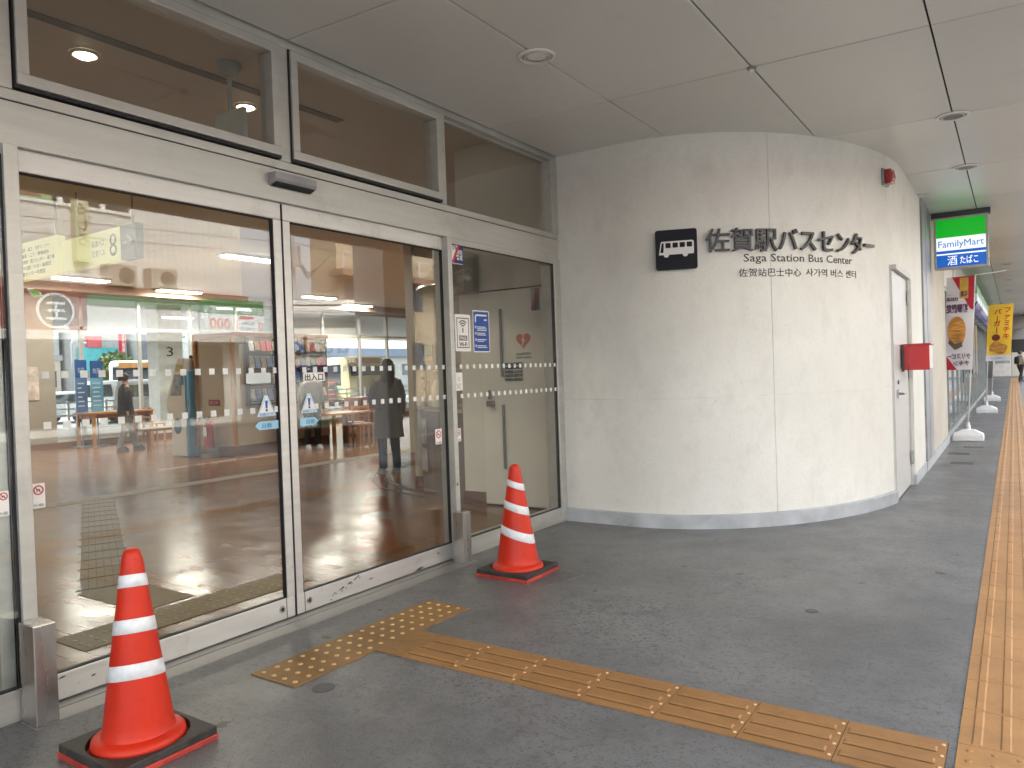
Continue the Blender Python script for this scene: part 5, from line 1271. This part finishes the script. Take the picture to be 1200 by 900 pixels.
def coach(x, y, rz, Lc, Hc, label, paint, stripe, name='city_bus', yellow=False, word=None):
    t = T(name, label, 'bus', (x, y, GZ)); M_ = Matrix.Translation((x, y, GZ)) @ Matrix.Rotation(rz, 4, 'Z')
    def put(mb): mb.v = [tuple(M_ @ Vector(v)) for v in mb.v]; return mb
    # local frame: front at +x face x = 0, body goes to -Lc; width along y
    pf = [(0, .45), (.04, .8), (.02, 1.25), (-.10, 2.2), (-.28, Hc-.32), (-.55, Hc-.06), (-.9, Hc), (-Lc+.1, Hc), (-Lc, Hc-.1), (-Lc, .4), (-Lc+2.2, .35), (-.8, .35)]
    rg = []
    for yy, k in ((-1.25, .16), (-1.18, .04), (-1.0, 0), (1.0, 0), (1.18, .04), (1.25, .16)):
        rg.append([(px-(k*.9 if px > -1 else 0), yy, pz-(k*.9 if pz > Hc-.4 else 0)) for px, pz in pf])
    put(MB().loft(rg)).build('body', paint, t, smooth=True, auto=35)
    # windscreen follows the raked front
    ws = MB()
    def F(z, o):
        xs_ = [(1.25, .02), (2.2, -.10), (Hc-.32, -.28), (Hc-.06, -.55)]
        for (za, xa), (zb_, xb) in zip(xs_, xs_[1:]):
            if z <= zb_: return xa+(xb-xa)*(z-za)/(zb_-za)+o
        return -.55+o
    zz = [2.85, 3.0, 3.2, Hc-.16] if name == 'coach' else [1.75, 2.2, 2.7, Hc-.42]
    for o_ in (0.012,):
        v = []; 
        for z in zz:
            for yy in (-1.08, -.6, 0, .6, 1.08): v.append((F(z, o_), yy, z))
        ws.add(v, [(r_*5+c, r_*5+c+1, (r_+1)*5+c+1, (r_+1)*5+c) for r_ in range(len(zz)-1) for c in range(4)])
    put(ws).build('windscreen', mat('coach_glass', (.025, .03, .035), .08), t, smooth=True)
    sw2 = MB()
    for yy in (-1.253, 1.253): sw2.box(-Lc+.5, -1.1, yy-.006, yy+.006, 1.7 if name == 'coach' else 1.2, Hc-.45)
    put(sw2).build('side_windows', MATS['coach_glass'], t)
    put(MB().box(-Lc+.1, -.95, -1.262, 1.262, .95, 1.10)).build('stripe', stripe, t)
    put(MB().box(.0, .06, -1.16, 1.16, 1.72, 1.95) if name == 'coach' else MB().box(-.30, -.12, -.8, .8, Hc-.42, Hc-.12)).build('front_band', stripe if name == 'coach' else mat('dest_sign', (.5, .22, .05), .4), t)
    for sx in (-2.3, -Lc+2.6):
        for sy in (-1.08, 1.08): m = MB(); wheel(m, sx, sy, .48, .48, .3, 'y'); put(m).build('wheel', RUBBER, t, smooth=True, auto=40)
    for sy in (-.95, .95): put(MB().box(.0, .06, sy-.18, sy+.18, .62, .8)).build('headlight', STICK, t, bev=.01)
    put(MB().box(-.02, .06, -.25, .25, .50, .62)).build('number_plate', mat('plate_green', (.03, .16, .08), .4), t)
    if word:
        m = MB(); m.text(word, (-.02, -1.05, 2.22), YR, ZU, .62, 2.1, .01, .01); put(m).build('lettering', INK, t)
    return t
SILVER = mat('coach_silver', (.78, .75, .68), .3, var=.05)
coach(-28, 32.2, R(-20), 9, 2.9, 'cream and yellow city bus seen through the right door', mat('bus_yellow', (.65, .55, .25), .4, var=.1), mat('bus_teal', (.05, .3, .45), .4))
coach(-36, 22.6, R(-30), 9, 3.0, 'white city bus with orange destination sign beyond the numbered pillar', WHITE, REDD)
# street buildings
def block(name, label, x0, x1, y0, y1, h, wallm, wx=None, nfl=3, nwin=5, sign=None):
    t = T(name, label, 'building', ((x0+x1)/2, (y0+y1)/2, GZ))
    MB().box(x0, x1, y0, y1, GZ, h).build('wall', wallm, t)
    MB().box(x0-.1, x1+.1, y0-.1, y1+.1, h, h+.35).build('roof', mat('roof_grey', (.3, .3, .31), .7), t)
    if wx is not None:
        s = 1 if wx == x1 else -1
        for f in range(nfl):
            for k in range(nwin):
                yw = y0+(y1-y0)*(k+.5)/nwin; zz_ = 1.0+(h-1)*(f+.25)/nfl; hh = (h-1)/nfl*.45; ww = (y1-y0)/nwin*.28
                MB().box(min(wx, wx+s*.03), max(wx, wx+s*.03), yw-ww, yw+ww, zz_, zz_+hh).build('window', mat('far_window', (.10, .12, .15), .15, var=.5, vs=.6), t)
    return t
PINK = mat('far_wall_pale', (.5, .49, .47), .7)
b1 = block('street_building', 'pale building with red rooftop signboard and teal shop front across the street', -66, -55, 28.6, 32.8, 8.5, PINK, -55, 2, 4)
MB().box(-55, -54.6, 29.0, 32.6, 2.6, 4.5).build('shop_front', mat('teal_front', (.10, .48, .52), .5), b1)
MB().box(-54.9, -54.5, 29.6, 30.6, 4.5, 5.35).build('signboard', mat('sign_pink', (.62, .12, .14), .5), b1)
MB().box(-54.55, -54.5, 30.2, 31.6, 2.7, 3.5).build('display', mat('shop_display', (.5, .3, .28), .5, var=.6, vs=5), b1)
MB().box(-53.4, -53.0, 31.3, 31.62, 2.8, 5.9).build('vertical_sign', mat('sign_red', (.6, .03, .06), .5), b1)
MB().text('さ\nが\n信\n用', (-52.99, 31.33, 5.2), YR, ZU, .36, .24, .01, .004, vspace=1.0).build('sign_letters', STICK, b1)
b2 = block('street_building', 'violet glass office block at the left edge of the hall window', -70, -56, 20, 28.2, 16, mat('far_wall_grey', (.48, .48, .5), .7), -56, 5, 4)
b3 = block('street_building', 'tan low building at street level left of the teal shop', -52, -46, 17.5, 23.5, 3.2, mat('far_wall_tan', (.5, .43, .34), .7), -46, 1, 5)
b4 = block('street_building', 'white tower block right of the red vertical sign', -66, -50, 33.2, 39, 14, mat('far_wall_white', (.6, .6, .59), .7), -50, 4, 3)
b5 = block('street_building', 'low hall with long blue roof seen through the right door', -62, -50, 44, 74, 3.6, PINK, -50, 1, 12)
MB().box(-62, -49.4, 43.5, 74.5, 3.6, 4.4).build('blue_roof', mat('roof_blue', (.16, .21, .30), .5), b5)
hb = T('hanging_banner', 'dark slanted advertising panel hung beside the numbered pillar', 'advert panel', (-45, 29, 3.3))
MB().prism([(28.2, 3.2), (28.6, 3.2), (29.5, 5.2), (29.5, 6.0), (28.2, 6.0)], 'x', -45.1, -45).build('panel', mat('advert_dark', (.12, .13, .16), .5), hb)
MB().text('TOYO', (-44.99, 28.35, 5.2), YR, ZU, .5, 1.0, .01).build('letters', STICK, hb)
st = T('street_lamp', 'slim grey street lamp left of the blue standing panels', 'street lamp', (-40, 21.3, GZ))
MB().tube([(-40, 21.3, GZ), (-40, 21.3, 3.95), (-40, 21.35, 4.05), (-40, 21.95, 4.05)], .05, 10).build('pole', GREYM, st, smooth=True); MB().box(-40.06, -39.94, 21.75, 22.1, 3.98, 4.03).build('lamp_head', WHITE, st)
# tree beyond the bays
def tree(x, y, h, r_, label):
    t = T('street_tree', label, 'tree', (x, y, GZ), 'street trees beyond the bus bays')
    m = MB(); m.tube([(x, y, GZ), (x+.05, y, h*.35), (x, y+.1, h*.6)], [.13, .10, .05], 8)
    for k in range(6):
        a = k*1.05; m.tube([(x, y, h*(.35+.03*k)), (x+math.cos(a)*r_*.7, y+math.sin(a)*r_*.7, h*(.6+.05*k))], [.05, .015], 6)
    m.build('trunk', mat('bark', (.10, .075, .055), .9), t)
    m = MB()
    for _ in range(900):
        while True:
            d = Vector((random.uniform(-1, 1), random.uniform(-1, 1), random.uniform(-1, 1)))
            if .35 < d.length < 1: break
        c = Vector((x, y, h*.7))+Vector((d.x*r_, d.y*r_, d.z*h*.32)); s = random.uniform(.09, .17)
        u = Vector((random.uniform(-1, 1), random.uniform(-1, 1), random.uniform(-1, 1))).normalized()*s; v_ = u.orthogonal().normalized()*s*.6
        m.add([c-u, c-v_, c+u, c+v_], [(0, 1, 2, 3)])
    m.build('crown', mat('foliage', (.09, .12, .03), .7, var=.5, vs=3), t)
tree(-42, 24.8, 3.6, 1.1, 'small yellow green street tree in front of the teal shop')
tree(-44, 40.5, 4.2, 1.4, 'dark green street tree seen through the right door behind the yellow bus')
rl = T('street_railing', 'white street railing running behind the bus bays', 'railing', (-27.6, 20, GZ))
m = MB()
for z in (.35, .6, .85): m.box(-27.7, -27.62, 12, 45, z, z+.06)
for k in range(23): m.box(-27.72, -27.60, 12+k*1.5, 12.08+k*1.5, GZ, .95)
m.build('rails', WHITE, rl)

# ================================================================== ACROSS THE BUS ROAD (seen mirrored in the glass)
SB = T('roadside_shop', 'white corrugated roadside shop building with red and green fascia across the bus road', 'building', (23, 12, GZ))
X0 = 20.0
CORR = mat('corrugated_white', (.68, .66, .60), .6, var=.08, vs=8, stretch=(1, 6, .1))
MB().box(X0, 30, -14, 17.75, 4.62, 7.02).box(X0+1.2, 30, -14, 17.75, 7.02, 11.5).box(X0+.3, 30, -14, 17.75, GZ, 2.95).box(X0, 30, 13.6, 17.75, 7.02, 11.5).build('wall', CORR, SB)
m = MB()
for y in [-14+k*1.27 for k in range(22)]: m.box(X0+.02, X0+.3, y, y+.14, 7.02, 7.75)
m.box(X0-.06, X0+.1, -14, 13.6, 6.96, 7.06).box(X0-.02, X0+.12, -14, 13.6, 7.72, 7.86); m.build('ledge', WHITE, SB)
MB().box(X0+.12, X0+.18, -14, 13.6, 7.06, 7.74).build('window', mat('shop_window_dark', (.06, .055, .05), .7, spec=.1), SB)
wf2 = MB().box(X0-.03, X0+.03, 9.6, 11.2, 7.08, 7.62).build('window', mat('frame_green', (.32, .48, .20), .5), SB)
MB().box(X0-.05, X0-.031, 10.15, 10.9, 7.14, 7.52).build('pane', mat('pane_redbrown', (.28, .09, .05), .4), wf2)
m = MB()
for k in range(18): m.box(X0-.012, X0, 13.7+k*.23, 13.76+k*.23, 4.65, 11.4)
m.build('cladding_ribs', mat('rib_white', (.60, .58, .53), .6), SB)
MB().box(X0-.35, X0+.3, -14, 11.9, 3.17, 4.34).build('red_fascia', mat('fascia_red', (.27, .085, .07), .5), SB)
MB().box(X0-.36, X0+.3, -14, 17.75, 4.342, 4.62).build('brown_rail', mat('rail_brown', (.36, .2, .14), .5), SB)
MB().box(X0-.30, X0+.3, 11.95, 15.7, 3.17, 4.0).build('white_fascia', WHITE, SB); MB().box(X0-.34, X0+.3, 11.95, 17.75, 4.002, 4.34).build('green_fascia', mat('fascia_green', (.12, .24, .13), .5), SB)
lg = T('shop_emblem', 'round dark emblem with white character and green leaf on the red fascia', 'emblem', (X0-.36, 11.0, 3.8))
EYc, EZc = 11.02, 3.76
MB().prism([(EYc+.53*math.cos(a), EZc+.53*math.sin(a)) for a in [2*math.pi*i/36 for i in range(36)]], 'x', X0-.37, X0-.352).build('rim', STICK, lg)
MB().prism([(EYc+.46*math.cos(a), EZc+.46*math.sin(a)) for a in [2*math.pi*i/36 for i in range(36)]], 'x', X0-.385, X0-.371).build('disc', mat('emblem_dark', (.06, .055, .05), .5), lg)
MB().text('王', (X0-.39, EYc+.29, EZc-.24), NY, ZU, .62, .58, .004, .012).text('AZ', (X0-.375, EYc+.35, EZc-.58), NY, ZU, .2, .3, .004).build('character', STICK, lg)
lf_ = [(EYc-.34, EZc+.36), (EYc-.42, EZc+.50), (EYc-.60, EZc+.62), (EYc-.72, EZc+.60), (EYc-.66, EZc+.44), (EYc-.52, EZc+.33)]
MB().prism([(y-.02*(1 if y < EYc-.5 else -1), z) for y, z in lf_], 'x', X0-.37, X0-.356).build('leaf_edge', STICK, lg)
MB().prism([(EYc-.53+(y-EYc+.53)*.8, EZc+.47+(z-EZc-.47)*.8) for y, z in lf_], 'x', X0-.385, X0-.371).build('leaf', mat('leaf_green', (.18, .45, .08), .5), lg)
ad = T('price_banner', 'green and white price banner reading 1,000 on the roadside shop', 'banner', (X0-.36, 17.1, 3.3))
MB().box(X0-.38, X0-.345, 15.75, 18.4, 3.3, 3.92).build('white_field', STICK, ad); MB().box(X0-.38, X0-.345, 15.75, 18.4, 3.921, 4.45).build('green_field', GREEN, ad)
MB().text('日や祭天下の日も頼も', (X0-.381, 18.3, 3.98), NY, ZU, .26, 2.4, .004, .002).build('white_letters', STICK, ad)
MB().text('1,000', (X0-.381, 17.25, 3.38), NY, ZU, .56, 1.15, .004, .008).build('price_letters', mat('price_orange', (.65, .16, .06), .5), ad)
m = MB().box(X0-.385, X0-.381, 17.35, 17.95, 3.76, 3.88); m.text('0', (X0-.381, 18.38, 3.34), NY, ZU, .5, .26, .004); m.build('red_mark', RED, ad)
MB().text('24時間', (X0-.381, 17.95, 3.36), NY, ZU, .15, .6, .004).text('税込特価', (X0-.381, 17.95, 3.56), NY, ZU, .13, .55, .004).build('black_letters', INK, ad)
vs_ = T('vertical_shop_sign', 'tall yellow vertical sign with brushed black Japanese letters on the roadside shop', 'sign', (X0-.2, 11.9, 5.5))
MB().box(X0-.32, X0-.02, 11.72, 12.12, 5.3, 7.75).build('panel', mat('vsign_yellow', (.55, .52, .33), .5), vs_)
MB().text('お\nる\nし\nろ', (X0-.322, 12.08, 7.2), NY, ZU, .42, .34, .003, vspace=1.1).build('letters', INK, vs_)
for k, y in enumerate((13.0, 14.4)):
    t = T('outdoor_unit', ['air conditioner unit on the shop ledge beside the vertical sign', 'air conditioner unit on the shop ledge nearer the building corner'][k], 'air conditioner', (X0-.3, y, 4.64), 'air conditioner units on the roadside shop')
    MB().box(X0-.5, X0-.02, y-.45, y+.45, 4.63, 5.3).build('casing', mat('ac_beige', (.40, .35, .28), .5), t, bev=.01)
    MB().tube([(X0-.515, y+.12, 4.97), (X0-.50, y+.12, 4.97)], .25, 20).build('fan_grille', mat('ac_fan', (.14, .11, .08), .5), t)
rs = T('shop_shutter_wall', 'white awning rail with posters below the shop fascia', 'awning', (X0, 12, 2.9))
MB().box(X0-.6, X0+.3, -14, 17.75, 2.90, 3.165).build('awning_rail', mat('awning_white', (.6, .58, .54), .5), rs)
sh2 = T('shop_glazing', 'dark ground floor shop window across the bus road', 'shop window', (X0, 6, 0))
MB().box(X0+.24, X0+.3, -13, 17, .3, 2.85).build('glazing', mat('glazing_dark', (.06, .06, .06), .12, var=.4, vs=.8), sh2)
m = MB()
for k in range(16): m.box(X0+.18, X0+.239, -13+k*1.9, -12.92+k*1.9, .0, 2.9)
m.build('mullions', GREYM, sh2)
SB2 = block('roadside_building', 'sandy tall building beyond the shop across the bus road', 26, 28, 28.2, 48, 15, mat('sandy_wall', (.50, .40, .27), .7), 26, 4, 8)
MB().box(24.9, 26, 27.6, 48, 6.85, 7.2).build('balcony', mat('balcony_brown', (.3, .17, .11), .6), SB2)
m = MB()
for k in range(12): m.box(24.95, 25, 27.7+k*1.5, 27.75+k*1.5, 7.2, 8.1)
m.box(24.95, 25, 27.6, 48, 8.08, 8.13); m.build('balcony_railing', WHITE, SB2)
up = T('utility_pole', 'concrete utility pole with crossarms and wires over the bus road', 'utility pole', (17.5, 17.6, GZ))
MB().tube([(17.5, 18.0, GZ), (17.5, 18.0, 11)], [.17, .12], 14).build('pole', mat('pole_concrete', (.38, .37, .35), .8), up, smooth=True, auto=40)
m = MB().box(16.9, 18.1, 17.95, 18.05, 8.2, 8.3).box(16.9, 18.1, 17.95, 18.05, 7.2, 7.28)
for x in (16.95, 17.3, 17.8, 18.05):
    m.tube([(x, 18, 8.3), (x, 18, 8.45)], .04)
m.tube([(17.25, 18, 5.5), (17.25, 18, 6.2)], .18); m.build('crossarm', GREYM, up)
m = MB()
for x, z in ((16.95, 8.45), (17.3, 8.45), (18.05, 8.45), (17.2, 6.3), (17.2, 5.9), (16.95, 7.28)):
    for y1 in (-12, 46):
        pts = [(x, 18+(y1-18)*q/10, z-.5*math.sin(math.pi*q/10)) for q in range(11)]; m.tube(pts, .008, 5)
for k in range(3): m.tube([(17.3, 18, 6.0-k*.1), (17.25, 18.5, 5.3-k*.1), (17.3, 19.0, 5.5), (17.3, 19.6, 6.0)], .018, 5)
m.build('wires', BLACK, up)
up2 = dup(up, (17.5, 45, GZ), 'second utility pole far down the bus road'); 
for ch in list(up2.children):
    if ch.name.startswith('wires'): bpy.data.objects.remove(ch)
coach(10.0, 12.6, R(219), 11, 3.6, 'silver white coach with dark windscreen waiting on the bus road', SILVER, mat('coach_navy', (.02, .04, .16), .35), 'coach', word='Yutoku')
